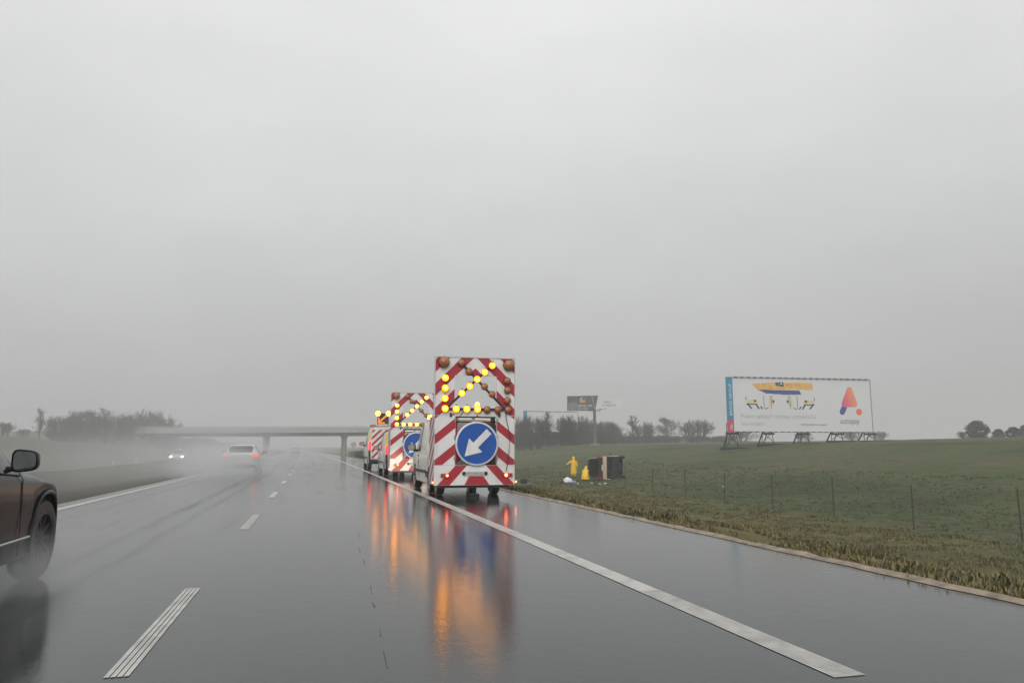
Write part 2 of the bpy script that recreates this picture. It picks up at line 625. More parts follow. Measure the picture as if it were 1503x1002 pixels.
for Y in ys:
    a = 5.26 + .05 * noise.noise(Vector((Y * 1.7, 0, 1)))
    w = .16 + .10 * noise.noise(Vector((Y * 1.1, 4, 1)))
    vs += [(a - curve(Y), Y, .004), (a + w * .5 - curve(Y), Y, .035 + .02 * noise.noise(Vector((Y * 3, 1, 1)))), (a + w - curve(Y), Y, -.01)]
e.add(vs, [(3 * j + i, 3 * j + i + 1, 3 * j + i + 4, 3 * j + i + 3) for j in range(len(ys) - 1) for i in (0, 1)], 'soil')
tag(e.build('soil_edge', None, smooth=60), 'pale muddy soil strip along the right edge of the asphalt', None, None, 'structure')


# ------------------------------------------------------------------ grass on the verge
def blades(name, n, spot, label, keys, hmin, hmax):
    mb = MB()
    for key in keys:
        mb.m(key)
    for i in range(n):
        u, Y = spot()
        z = ground_z(u, Y)
        k = random.choice(keys)
        cl = .6 + .8 * noise.noise(Vector((u * .9, Y * .6, 2)))
        if cl < .42:
            continue
        for q in range(3):
            h = random.uniform(hmin, hmax) * min(1.2, cl + .3)
            a, ln = random.uniform(0, 2 * pi), random.uniform(.1, .8) * h
            w = .004 + .008 * random.random() + .0006 * Y
            bx, by = u - curve(Y) + random.gauss(0, .05), Y + random.gauss(0, .05)
            px, py = -sin(a) * w, cos(a) * w
            mx, my = bx + cos(a) * ln * .35, by + sin(a) * ln * .35
            mb.add([(bx - px, by - py, z - .01), (bx + px, by + py, z - .01), (mx + px * .7, my + py * .7, z + h * .6), (mx - px * .7, my - py * .7, z + h * .6),
                    (bx + cos(a) * ln, by + sin(a) * ln, z + h)], [(0, 1, 2, 3), (3, 2, 4)], k)
    o = mb.build(name)
    return tag(o, label, None, None, 'stuff')


M['blade1'] = mat('dry_grass', (.20, .158, .068), .7, var=.3, scale=3)
M['blade2'] = mat('olive_grass', (.125, .108, .040), .7, var=.3, scale=3)
M['blade3'] = mat('dark_grass', (.055, .055, .021), .7, var=.3, scale=3)


M['field1'] = mat('field_green_grass', (.060, .068, .024), .7, var=.3, scale=3)
M['field2'] = mat('field_brown_grass', (.095, .080, .038), .7, var=.3, scale=3)


def spot_near():
    Y = 5 + 55 * random.random() ** 1.5
    u = 5.40 + 13 * random.random() ** 1.35
    return u, Y


def spot_far():
    return random.uniform(12, 34), 10 + 80 * random.random() ** 1.3


blades('verge_grass', 30000, spot_near, 'tufted olive and straw coloured grass on the right verge', ['blade1', 'blade2', 'blade2', 'blade3'], .02, .085)
def spot_weed():
    k = random.randrange(46)
    r_ = random.Random(k * 7 + 1)
    Y, u = 5.5 + 40 * r_.random() ** 1.4, 5.55 + 7 * r_.random() ** 1.8
    return max(5.62, u + random.gauss(0, .15)), Y + random.gauss(0, .25)


blades('weeds', 2200, spot_weed, 'taller ragged weeds in loose clumps on the right verge', ['blade3', 'blade3', 'blade1', 'blade2'], .06, .15)
blades('field_grass', 11000, spot_far, 'short green and brown grass of the field beyond the verge', ['blade3', 'field1', 'field1', 'field2'], .03, .075)


# ------------------------------------------------------------------ vehicles by lofting
def smooth_tab(T, x):
    if x <= T[0][0]:
        return T[0][1]
    for i in range(len(T) - 1):
        (a, va), (b, vb) = T[i], T[i + 1]
        if x <= b:
            t = (x - a) / (b - a)
            m0 = (vb - T[i - 1][1]) / (b - T[i - 1][0]) if i > 0 else (vb - va) / (b - a)
            m1 = (T[i + 2][1] - va) / (T[i + 2][0] - a) if i + 2 < len(T) else (vb - va) / (b - a)
            s = (vb - va) / (b - a)
            if s == 0:
                m0 = m1 = 0
            else:
                m0 = max(min(m0 / s, 2.5), 0) * s
                m1 = max(min(m1 / s, 2.5), 0) * s
            h = b - a
            return (2 * t**3 - 3 * t**2 + 1) * va + (t**3 - 2 * t**2 + t) * h * m0 + (-2 * t**3 + 3 * t**2) * vb + (t**3 - t**2) * h * m1
    return T[-1][1]


def car_body(root, P, paint, glass='glass'):
    """loft a body along y; the skin is dealt out to body, glass, doors, bumpers and underbody meshes"""
    y0, y1 = P['w'][0][0], P['w'][-1][0]
    st = set(round(y, 3) for y in span(y0, y1, .09)) | {y0, y1}
    for ya in P['axles']:
        for k in range(-8, 9):
            st.add(round(ya + P['ra'] * sin(pi / 2 * k / 8), 4))
        st |= {round(ya - P['ra'] - .012, 4), round(ya + P['ra'] + .012, 4)}
    for y in P['cuts']:
        st.add(y)
    st = sorted(st)
    clean = [st[0]]
    for y in st[1:]:
        if y - clean[-1] > .008:
            clean.append(y)
    st = clean
    rings = []
    for y in st:
        w, zs, zt, wt, zb = (smooth_tab(P[k], y) for k in ('w', 'belt', 'top', 'wt', 'zb'))
        for ya in P['axles']:
            if abs(y - ya) < P['ra']:
                zb = max(zb, P['zw'] + sqrt(max(0, P['ra']**2 - (y - ya)**2)))
        zt = max(zt, zs + .015)
        lo = min(zb, zs - .06)
        g = zt - zs
        pts = [(0, lo), (w * .80, lo), (w * .965, lo + .012), (w * .985, lo + (zs - lo) * .25), (w, lo + (zs - lo) * .62), (w * .992, zs - .05 * min(1, (zs - lo) * 3)), (w * .955, zs),
               (w * .945 + (wt - w * .945) * .45, zs + g * .46), (wt, zs + g * .86), (wt * .90, zs + g * .955), (wt * .55, zs + g * .992), (0, zt)]
        rings.append(pts)
    n = len(rings[0])
    buckets = {}

    def put(key, quad):
        buckets.setdefault(key, []).append(quad)
    gw = P['glass']
    for j in range(len(st) - 1):
        ym = (st[j] + st[j + 1]) / 2
        for i in range(n - 1):
            q = [(j, i), (j, i + 1), (j + 1, i + 1), (j + 1, i)]
            arch = any(abs(ym - ya) < P['ra'] for ya in P['axles'])
            key = ('body', paint)
            if i == 0 or i == 1 or (arch and i < 2):
                key = ('underbody', 'under')
            elif i in (6, 7) and any(a < ym < b for a, b in gw['side']):
                key = ('side_window', glass)
            elif i >= 9 and gw['screen'][0] < ym < gw['screen'][1]:
                key = ('windscreen', glass)
            elif i >= 8 and gw['rear'] and gw['rear'][0] < ym < gw['rear'][1]:
                key = ('rear_window', glass)
            elif ym > P['bump'][1] and i < 5:
                key = ('bumper_corner', P['bump_mat']) if 'bump_mat' in P else key
            elif ym < P['bump'][0] and i < 5:
                key = ('bumper_corner', P['bump_mat']) if 'bump_mat' in P else key
            elif 2 <= i <= 5:
                for dn, (a, b) in P['doors'].items():
                    if a < ym < b and not arch:
                        key = (dn, paint)
            put(key, q)
    put(('nose', 0), None)
    out = {}
    for key, quads in buckets.items():
        if key[0] == 'nose':
            continue
        sides = ((1, -1) if key[0] in ('side_window', 'front_door', 'rear_door', 'sliding_door', 'bumper_corner') else (0,))
        for sd in sides:
            mb = MB()
            idx = {}
            vs, fs = [], []
            for q in quads:
                for sg in ((sd,) if sd else (1, -1)):
                    f = []
                    for (j, i) in q:
                        kk = (j, i, sg if i not in (0, n - 1) else 0)
                        if kk not in idx:
                            idx[kk] = len(vs)
                            x, z = rings[j][i]
                            vs.append((sg * x, st[j], z))
                        f.append(idx[kk])
                    f = f if sg > 0 else f[::-1]
                    fs.append(f[::-1])
            mb.add(vs, fs, key[1])
            if key[0] in ('body',):             # close both ends
                for j, rv in ((0, False), (len(st) - 1, True)):
                    loop = [(x, st[j], z) for x, z in rings[j]] + [(-x, st[j], z) for x, z in rings[j][-2:0:-1]]
                    mb.add(loop, [tuple(range(len(loop)))[::-1] if rv else tuple(range(len(loop)))], paint)
            o = mb.build(key[0], root, smooth=38)
            out.setdefault(key[0], []).append(o)
    return out


def wheel(root, x, y, r, side, w=.22, key='alloy', spokes=10, name='wheel'):
    """side +1: outer face towards +x"""
    t = MB()
    h = w / 2
    t.lathe([(-h * .9, r * .62), (-h, r * .75), (-h * .95, r * .93), (-h * .7, r * .985), (0, r), (h * .7, r * .985), (h * .95, r * .93), (h, r * .75), (h * .9, r * .62), (-h * .9, r * .62)],
            'x', (0, 0, 0), 'rubber', 32)
    for k in range(3):
        t.lathe([(-h * .5 + k * h * .5 - .008, r + .001), (-h * .5 + k * h * .5, r - .006), (-h * .5 + k * h * .5 + .008, r + .001)], 'x', (0, 0, 0), 'dark', 32)
    o = t.build(name, root, smooth=40, loc=(x, y, r))
    m_ = MB()
    s = side
    m_.lathe([(s * h * .86, r * .66), (s * h * .8, r * .60), (s * h * .25, r * .56), (s * h * .2, .05)], 'x', (0, 0, 0), 'dark', 32)
    m_.lathe([(s * h * .9, r * .645), (s * h * .95, r * .62), (s * h * .8, r * .59)], 'x', (0, 0, 0), key, 32)
    for k in range(spokes):
        a = 2 * pi * k / spokes
        ca, sa = cos(a), sin(a)
        wd = .017
        p = []
        for rr, xx in ((.035, .62), (r * .6, .82)):
            for dw in (-wd, wd):
                p.append((s * h * xx, ca * rr - sa * dw, sa * rr + ca * dw))
                p.append((s * h * (xx - .3), ca * rr - sa * dw, sa * rr + ca * dw))
        m_.add(p, [(0, 2, 6, 4), (0, 4, 5, 1), (2, 3, 7, 6), (1, 5, 7, 3), (0, 1, 3, 2), (4, 6, 7, 5)], key)
    m_.lathe([(s * h * .5, .055), (s * h * .75, .05), (s * h * .8, .03), (s * h * .8, 0)], 'x', (0, 0, 0), key, 16)
    rm = m_.build('rim', o, smooth=40)
    return o


def door_mirror(root, side, x, y, z, key, sc=1.0, lens='mirror', tall=1.0):
    a = MB()
    s = side
    # rounded shell by stacked rings, open end to the rear (-y)
    rings = [(-.085, .95), (-.07, 1.0), (0.0, .98), (.06, .86), (.10, .62), (.118, .25)]
    n = 20
    vs, fs = [], []
    for yy, q in rings:
        for k in range(n):
            t = 2 * pi * k / n
            cx, cz = cos(t), sin(t)
            ex = .118 * q * (abs(cx) ** .55) * (1 if cx > 0 else -1)
            ez = .078 * tall * q * (abs(cz) ** .55) * (1 if cz > 0 else -1)
            ez *= 1.0 + .12 * (ex * s) / .118 * -1
            vs.append((ex * sc, yy * sc, ez * sc))
    for i in range(len(rings) - 1):
        for k in range(n):
            fs.append((i * n + k, i * n + (k + 1) % n, (i + 1) * n + (k + 1) % n, (i + 1) * n + k))
    fs.append(tuple((len(rings) - 1) * n + k for k in range(n)))
    a.add(vs, fs, key)
    a.box((-.02 * sc - s * .16 * sc, -.03 * sc, -.10 * sc), (.02 * sc - s * .05 * sc, .04 * sc, -.055 * sc), 'dark', .01)
    a.tube([(-s * .20 * sc, .02, -.11 * sc), (-s * .10 * sc, .01, -.075 * sc)], .022 * sc, 'dark', 8)
    o = a.build('door_mirror', root, smooth=50, loc=(x, y, z))
    g = MB()
    g.add([(p[0] * .90, -.074 * sc, p[2] * .88) for p in vs[:n]], [tuple(range(n))], lens)
    g.build('mirror_glass', o)
    return o


def lamp_box(root, name, a, b, key, bev=.02):
    return MB().box(a, b, key, bev).build(name, root, smooth=40)


# ---- dark SUV passing on the left
SUV = dict(
    w=[(-2.25, .60), (-2.12, .80), (-1.8, .90), (-.5, .925), (.9, .925), (1.5, .92), (1.80, .865), (2.02, .76), (2.16, .60), (2.24, .42)],
    belt=[(-2.25, .92), (-2.1, 1.08), (-.4, 1.01), (.6, .955), (1.4, .875), (1.9, .76), (2.15, .62), (2.24, .50)],
    top=[(-2.25, .98), (-2.1, 1.35), (-1.75, 1.58), (-.9, 1.65), (.10, 1.63), (.34, 1.57), (.88, 1.03), (1.5, .94), (2.0, .81), (2.18, .67), (2.24, .53)],
    wt=[(-2.25, .45), (-2.0, .58), (-.9, .63), (.34, .64), (.88, .76), (1.7, .66), (2.1, .48), (2.24, .35)],
    zb=[(-2.25, .50), (-2.05, .32), (-1.6, .24), (1.6, .24), (2.0, .24), (2.24, .34)],
    axles=(1.36, -1.32), ra=.405, zw=.36, cuts=(.66, -.50, .58, -.43, -1.25, .34, .88, -2.1, -1.75), bump=(-1.9, 1.80),
    glass=dict(side=[(-.43, .58), (-1.25, -.53)], screen=(.34, .88), rear=(-2.1, -1.75)), doors=dict(front_door=(-.50, .66), rear_door=(-1.25, -.50)))
whl = gp(66, 848)
suv = thing('dark_suv', 'dark brownish SUV passing close on the left, cut off by the frame edge', 'car',
            (whl.x - .925 - .0, whl.y - 1.36 - .05, 0), (0, 0, radians(.3)))
pb = car_body(suv, SUV, 'suv')
for sx_ in (1, -1):
    for ya in SUV['axles']:
        wheel(suv, sx_ * .81, ya, .36, sx_, .205, key='darkalloy')
    door_mirror(suv, sx_, sx_ * 1.06, .28, 1.085, 'suv', .80, tall=1.42)
    for ya in SUV['axles']:                     # dark arch cladding
        tr = MB()
        pts = [(sx_ * .918, ya + .425 * cos(t), .36 + .425 * sin(t)) for t in [radians(-8 + 196 * k / 22) for k in range(23)]]
        pts = [(sx_ * (smooth_tab(SUV['w'], min(p[1], 2.1)) * .985 + .004), p[1], p[2]) for p in pts]
        tr.tube(pts, .020, 'suv', 6)
        tr.build('wheel_arch_trim', suv, smooth=50)
    MB().tube([(sx_ * .930, -1.0, .44), (sx_ * .934, 0, .43), (sx_ * .930, .88, .43)], .012, 'chrome', 6).build('sill_trim', suv, smooth=50)
    MB().tube([(sx_ * .920, -.46, .90), (sx_ * .940, -.40, .905), (sx_ * .940, -.28, .905), (sx_ * .920, -.22, .90)], .014, 'suv', 8).build('door_handle', suv, smooth=60)
    MB().tube([(sx_ * .888, -1.3, 1.045), (sx_ * .889, -.3, 1.02), (sx_ * .884, .68, .955)], .009, 'dark', 6).build('window_trim', suv, smooth=60)
    for yd in (.66, -.50):
        MB().tube([(sx_ * .921, yd, .28), (sx_ * .928, yd, .5), (sx_ * .928, yd, .75), (sx_ * .921, yd, .92), (sx_ * .886, yd, .98)], .004, 'dark', 4).build('door_seam', suv, smooth=60)
    hl = MB()
    hl.add([(sx_ * .60, 2.10, .58), (sx_ * .79, 1.95, .58), (sx_ * .865, 1.74, .62), (sx_ * .85, 1.74, .70), (sx_ * .77, 1.92, .68), (sx_ * .60, 2.06, .66)], [(0, 1, 4, 5), (1, 2, 3, 4)], 'glass')
    hl.build('headlight', suv, smooth=60)
    lamp_box(suv, 'tail_light', (sx_ * .62 - .15, -2.17, .92), (sx_ * .62 + .15, -2.0, 1.05), 'redlens')

# ---- pale silver hatchback ahead in the left lane
HATCH = dict(
    w=[(-2.0, .58), (-1.9, .76), (-1.6, .83), (0, .86), (1.3, .85), (1.8, .76), (2.0, .5)],
    belt=[(-2.0, .84), (-1.9, .92), (0, .90), (1.2, .86), (1.8, .72), (2.0, .55)],
    top=[(-2.0, .88), (-1.92, .99), (-1.55, 1.28), (-.9, 1.37), (0, 1.38), (.3, 1.33), (1.0, .95), (1.5, .87), (1.9, .72), (2.0, .58)],
    wt=[(-2.0, .50), (-1.6, .56), (0, .58), (.9, .64), (1.6, .58), (2.0, .4)],
    zb=[(-2.0, .42), (-1.8, .26), (1.7, .2), (2.0, .3)],
    axles=(1.25, -1.25), ra=.35, zw=.31, cuts=(.6, -.4, -1.2, .3, 1.0, -1.92, -1.55, .62), bump=(-1.72, 1.62),
    glass=dict(side=[(-.35, .6), (-1.25, -.45)], screen=(.3, 1.0), rear=(-1.90, -1.50)), doors=dict(front_door=(-.4, .62), rear_door=(-1.2, -.4)))


def small_car(name, label, loc, rz, paint, group=None, tail='red_soft', head='mirror', scale=1.0):
    r = thing(name, label, 'car', loc, (0, 0, rz), group)
    r.scale = (scale,) * 3
    car_body(r, HATCH, paint)
    for sx_ in (1, -1):
        for ya in HATCH['axles']:
            wheel(r, sx_ * .75, ya, .31, sx_, .2, spokes=6)
        door_mirror(r, sx_, sx_ * .97, .55, .98, 'dark')
        lamp_box(r, 'tail_light', (sx_ * .68 - .14, -1.985, .78), (sx_ * .68 + .14, -1.80, .94), tail)
        lamp_box(r, 'headlight', (sx_ * .60 - .14, 1.78, .60), (sx_ * .60 + .14, 1.985, .74), head)
    MB().box((-.26, -2.02, .56), (.26, -1.99, .67), 'plate', .004).build('number_plate', r)
    MB().box((-.5, -2.012, .30), (.5, -1.93, .44), 'dark', .02).build('diffuser', r)
    MB().tube([(-.5, -1.62, 1.315), (0, -1.66, 1.325), (.5, -1.62, 1.315)], .03, paint, 8).build('roof_spoiler', r, smooth=60)
    return r


sc_ = gp(352, 692)
small_car('silver_hatchback', 'pale silver hatchback with lit red tail lights driving ahead through the spray', (yp(352, 680, 39).x, 39 + 2, 0), radians(.3), 'silver')
fy = 190
small_car('distant_car', 'faint far off car just under the overpass, almost lost in the haze', (yp(434, 661, fy).x, fy, 0), radians(1.2), 'silver', tail='redlens')

# ---- oncoming car on the other carriageway
oc = yp(263, 670, 112)
VANP = dict(
    w=[(-2.45, .86), (-2.40, .93), (-2.2, .95), (1.6, .95), (2.0, .91), (2.3, .80), (2.45, .62)],
    belt=[(-2.45, 1.12), (1.3, 1.10), (1.9, 1.02), (2.3, .85), (2.45, .7)],
    top=[(-2.45, 1.93), (-2.35, 1.97), (-1, 2.0), (.8, 1.98), (1.05, 1.92), (1.85, 1.17), (2.2, 1.02), (2.40, .85), (2.45, .76)],
    wt=[(-2.45, .76), (-2.2, .80), (.9, .78), (1.8, .80), (2.45, .55)],
    zb=[(-2.45, .36), (-2.2, .28), (2.1, .24), (2.45, .3)],
    axles=(1.50, -1.48), ra=.38, zw=.335, cuts=(.42, 1.3, 1.05, 1.85, .5, 1.25), bump=(-2.28, 2.05), bump_mat='dark',
    glass=dict(side=[(.5, 1.25)], screen=(1.05, 1.85), rear=None), doors=dict(front_door=(.42, 1.1), sliding_door=(-.75, .42)))
onc = small_car('oncoming_car', 'oncoming pale car with bright headlights beyond the median', (oc.x, oc.y, -.8), pi + radians(.5), 'whitecar', tail='redlens', head='head_on')
onc.scale = (1.18, 1.2, 1.36)


# ---- warning vans
def van(label, loc, beacon=True, rear_stripes=True, heads=False, tall=1.0, matrix=False):
    r = thing('works_van', label, 'van', loc, (0, 0, 0), 'cream works vans of the hard shoulder convoy')
    car_body(r, VANP, 'cream')
    for sx_ in (1, -1):
        for ya in VANP['axles']:
            wheel(r, sx_ * .83, ya, .335, sx_, .21, key='steel', spokes=6)
        door_mirror(r, sx_, sx_ * 1.08, 1.25, 1.22, 'dark', 1.2)
        lamp_box(r, 'tail_light', (sx_ * .90 - .055, -2.50, .92), (sx_ * .90 + .055, -2.36, 1.30), 'red_on', .015)
        lamp_box(r, 'headlight', (sx_ * .66 - .16, 2.30, .74), (sx_ * .66 + .16, 2.455, .92), 'head_on' if heads else 'mirror')
        MB().box((sx_ * .935 - .012, -2.30, .85), (sx_ * .935 + .020, -2.16, 1.10), 'yellow').box((sx_ * .90 - .03, -2.33, 1.16), (sx_ * .90 + .03, -2.24, 1.80), 'yellow').build('reflective_stripe', r)
        MB().tube([(sx_ * .952, .44, .4), (sx_ * .957, .44, .8), (sx_ * .912, .44, 1.1), (sx_ * .87, .44, 1.5), (sx_ * .80, .44, 1.88)], .006, 'dark', 4).build('door_seam', r)
        MB().box((sx_ * .955 - .012, .46, .98), (sx_ * .955 + .012, .62, 1.01), 'dark', .004).build('door_handle', r)
        MB().box((sx_ * .955 - .014, -1.05, .52), (sx_ * .955 + .010, 1.08, .60), 'dark', .008).build('side_rail', r)
    rd = MB()
    rd.plate(rect(-.82, .52, .82, 1.86), -2.462, 'white', back=-2.452)
    if rear_stripes:
        if matrix:
            for k in range(9):
                c = .0 + k * .30
                p = clip(clip(rect(-.80, .54, .80, 1.84), -.9, 1, c + .13), .9, -1, -c)
                if len(p) > 2:
                    rd.plate(p, -2.465, 'red')
        else:
            stripes(rd, rect(-.80, .54, .80, 1.84), [(.62 + .5 * k, .86 + .5 * k) for k in range(5)], .85, -2.465)
    rd.build('rear_door', r)
    rb = MB().box((-.92, -2.56, .36), (.92, -2.40, .50), 'dark', .03)
    rb.build('rear_step', r, smooth=40)
    MB().box((-.26, -2.575, .40), (.26, -2.565, .48), 'plate').build('number_plate', r)
    if beacon:
        for bx, by in ((-.68, .2), (.40, -1.4)):
            zb0 = 1.985 if bx < 0 else 2.27
            bk = MB().lathe([(0, .075), (.03, .075)], 'z', (bx, by, zb0), 'dark', 16).lathe([(.03, .065), (.13, .06), (.165, .04), (.175, 0)], 'z', (bx, by, zb0), 'amber_pale', 16).tube([(bx, by, 1.97), (bx, by, zb0 + .01)], .025, 'dark', 8)
            bk.build('beacon', r, smooth=40)
    if matrix:                                  # fold up roof sign with arrow and two flashers
        c3 = -.24
        sg = MB().box((c3 - .29, -2.05, 2.12), (c3 + .29, -1.97, 2.62), 'dark', .015)
        sg.build('roof_sign', r)
        ar = MB()
        ar.plate([(c3 - .17, 2.20), (c3 - .21, 2.24), (c3 + .17, 2.56), (c3 + .22, 2.51)], -2.056, 'orange_on')
        ar.plate(rect(c3 - .24, 2.15, c3 - .19, 2.42), -2.057, 'orange_on')
        ar.plate(rect(c3 - .19, 2.15, c3 + .08, 2.195), -2.058, 'orange_on')
        ar.build('lit_arrow', r)
        for bx in (c3 - .26, c3 + .26):
            MB().lathe([(0, .125), (-.03, .12), (-.05, .08), (-.055, 0)], 'y', (bx, -2.02, 2.60), 'amber_pale', 20).lathe([(.08, .02), (.08, .13), (0, .13)], 'y', (bx, -2.02, 2.60), 'dark', 20).build('warning_lamp', r, smooth=40)
            MB().tube([(bx, -2.0, 1.97), (bx, -2.0, 2.14)], .03, 'steel', 8).build('sign_strut', r)
        MB().box((-.88, -2.1, 1.98), (-.60, -1.7, 2.10), 'amber', .03).build('light_bar', r)
        MB().box((-.55, -2.2, 2.00), (.85, -1.7, 2.05), 'steel', .01).build('roof_rack', r)
    return r


# ---- warning trailers
def tl(zx, zy):
    return ((630 + zx / 9.54) - 696.7) / 56.5, 3.45 - ((515 + zy / 9.54) - 524) * .01693


LIT = [tl(*p) for p in ((217, 383), (217, 525), (215, 670), (218, 812), (368, 815), (513, 815), (660, 815), (443, 595), (550, 493), (653, 393), (757, 290), (862, 192))]
UNLIT = [tl(*p) for p in ((435, 165), (540, 285), (755, 497), (862, 605), (1075, 405), (1080, 540), (1078, 685), (1085, 820), (795, 820), (942, 820))]


def lamp(root, x, z, r, key, y=-.075, big=False):
    m_ = MB()
    m_.lathe([(0, r * .9), (-.035, r * 1.08), (-.05, r * 1.08)], 'y', (x, y + .05, z), 'dark', 20)
    if big:
        prof = [(-.05, r * .98), (-.10, r * .95), (-.15, r * .75), (-.175, r * .4), (-.18, 0)]
    else:
        prof = [(-.045, r), (-.07, r * .84), (-.085, r * .42), (-.09, 0)]
    if key.startswith('amber_'):
        m_.lathe(prof[:2], 'y', (x, y + .05, z), 'amber_rim', 20)
        m_.lathe(prof[1:3], 'y', (x, y + .05, z), key, 20)
        m_.lathe(prof[2:], 'y', (x, y + .05, z), 'amber_core', 20)
        m_.tube([(x - r * .08, y - .042, z + r), (x, y - .05, z + r * 1.16), (x + r * .08, y - .042, z + r)], r * .2, 'dark', 6)
    else:
        m_.lathe(prof, 'y', (x, y + .05, z), key, 20)
    o = m_.build('warning_lamp', root, smooth=45)
    o['label'] = 'lit yellow lamp' if key.startswith('amber_') else ('large unlit amber corner lamp' if big else 'unlit amber lamp')
    return o


def trailer(label, loc, lit, unlit, on, plate_txt):
    r = thing('warning_trailer', label, 'trailer', loc, (0, 0, 0), 'red and white arrow trailers on the hard shoulder')
    W0, W1 = -1.02, 1.02
    # upper board
    b = MB()
    b.plate(rect(W0, 2.0, W1, 2.24), 0.0, 'white', back=.05)
    b.plate(rect(W0, 3.0, W1, 3.45), 0.0, 'white', back=.05)
    b.plate([(W0, 2.24), (-.66, 2.24), (-.53, 2.37), (-.53, 3.0), (W0, 3.0)], 0.0, 'white', back=.05)
    b.plate([(.66, 2.24), (W1, 2.24), (W1, 3.0), (.55, 3.0), (.55, 2.35)], 0.0, 'white', back=.05)
    bands = [(4.09, 4.4), (3.49, 3.80), (2.90, 3.19), (2.30, 2.60)]
    for reg in (rect(W0 + .004, 3.0, W1 - .004, 3.446), rect(W0 + .004, 2.004, -.53, 3.0), rect(.55, 2.004, W1 - .004, 3.0)):
        stripes(b, reg, bands, 1.0, -.003)
    b.build('arrow_board', r)
    fr = MB()
    fr.box((W0 - .02, -.02, 1.99), (W0 - .002, .07, 3.47), 'rim').box((W1 + .002, -.02, 1.99), (W1 + .02, .07, 3.47), 'rim').box((W0, -.018, 3.452), (W1, .068, 3.475), 'rim')
    fr.build('board_frame', r)
    bars = MB()
    cx, cz = tl(653, 393)
    for ex, ez in (tl(440, 165), tl(862, 192), (-.72, cz - .72), (.76, cz - .74)):
        d = Vector((ex - cx, 0, ez - cz)).normalized()
        n_ = Vector((-d.z, 0, d.x)) * .028
        a_, e_ = Vector((cx, 0, cz)) + d * .03, Vector((ex, 0, ez))
        bars.plate([((a_ + n_).x, (a_ + n_).z), ((e_ + n_).x, (e_ + n_).z), ((e_ - n_).x, (e_ - n_).z), ((a_ - n_).x, (a_ - n_).z)], -.03, 'dark', back=-.008)
    zb_ = tl(660, 815)[1]
    bars.plate(rect(-.80, zb_ - .028, .78, zb_ + .028), -.034, 'dark', back=-.009)
    bars.build('lamp_bar', r)
    for x, z in lit:
        lamp(r, x, z, .086, on)
    for x, z in unlit:
        lamp(r, x, z, .085, 'amber')
    for x, z in (tl(195, 160), tl(1095, 180)):
        lamp(r, x, z, .135, 'amber', big=True)
    # lower half
    for x0, x1 in ((W0, -.50), (.56, W1)):
        c = MB()
        c.plate(rect(x0, .775, x1, 1.995), 0.0, 'white', back=.05)
        stripes(c, rect(x0 + .004, .78, x1 - .004, 1.99), [(2.09, 2.33), (1.44, 1.71), (2.72, 2.99)], .8, -.003)
        c.build('side_board', r)
    lo = MB()
    lo.plate(rect(W0, .285, W1, .770), -.01, 'white', back=.04)
    for q in ([(-.49, .765), (-.20, .765), (-.63, .29), (-.94, .29)], [(.28, .765), (.56, .765), (1.01, .30), (1.01, .29), (.73, .29)], [(-.15, .50), (.22, .50), (.37, .29), (-.26, .29)]):
        lo.plate(q, -.013, 'red')
    lo.build('tail_board', r)
    for sg in (-1, 1):                          # striped left and right flanks
        ls = MB()
        x = sg * 1.02
        vs = [(x, .055, .30), (x, .85, .30), (x, .85, 1.98), (x, .055, 1.98)]
        ls.add([(v[0] - sg * .03, v[1], v[2]) for v in vs] + vs, [(0, 1, 2, 3), (7, 6, 5, 4), (0, 4, 5, 1), (1, 5, 6, 2), (2, 6, 7, 3), (3, 7, 4, 0)], 'white')
        for k in range(7):
            c = .1 + k * .36
            p = clip(clip(rect(.06, .31, .845, 1.97), .8, 1, c + .18), -.8, -1, -c)
            if len(p) > 2:
                ls.add([(x + sg * .003, q[0], q[1]) for q in p], [tuple(range(len(p)))], 'red')
        ls.build('flank_panel', r)
    op_ = MB()
    for z in (1.96, 1.84):
        op_.box((-.49, .10, z - .018), (.55, .14, z + .018), 'dark')
    op_.box((.44, .10, .78), (.54, .20, 1.94), 'dark').box((-.06, .08, .78), (.02, .13, 1.94), 'steel').box((-.49, .10, .78), (-.43, .16, 1.94), 'red')
    op_.build('open_frame', r)
    sg = MB()                                   # round blue sign
    S = (.04, 1.30)
    sg.lathe([(.0, .545), (-.045, .545), (-.05, .535), (-.05, .505), (-.045, .50)], 'y', (S[0], -.01, S[1]), 'rim', 56)
    sg.lathe([(0, .545), (0.0, 0)], 'y', (S[0], -.012, S[1]), 'rim', 56)
    sg.lathe([(-.046, .502), (-.046, 0)], 'y', (S[0], -.01, S[1]), 'blue', 56)
    so = sg.build('round_sign', r, smooth=40)
    d, n_ = Vector((-1, -1)).normalized(), Vector((1, -1)).normalized()

    def P2(a, c):
        q = Vector(S) + d * a + n_ * c
        return (q.x, q.y)
    am = MB().plate([P2(.44, 0), P2(.05, .24), P2(.05, .085), P2(-.43, .085), P2(-.43, -.085), P2(.05, -.085), P2(.05, -.24)], -.064, 'white', back=-.057)
    am.build('arrow', so)
    for sg in (-1, 1):                          # hinges, latches and the lamp cable
        for z in (.95, 1.45, 1.88):
            xh = -.51 if sg < 0 else .565
            MB().box((xh - .022, -.022, z - .05), (xh + .022, -.002, z + .05), 'steel', .006).tube([(xh, -.026, z - .06), (xh, -.026, z + .06)], .011, 'steel', 8).build('hinge', r, smooth=40)
        MB().box((sg * .62 - .03, -.03, 1.965), (sg * .62 + .03, -.004, 2.06), 'dark', .008).tube([(sg * .62, -.035, 2.0), (sg * .62, -.05, 2.03)], .008, 'steel', 6).build('latch', r, smooth=40)
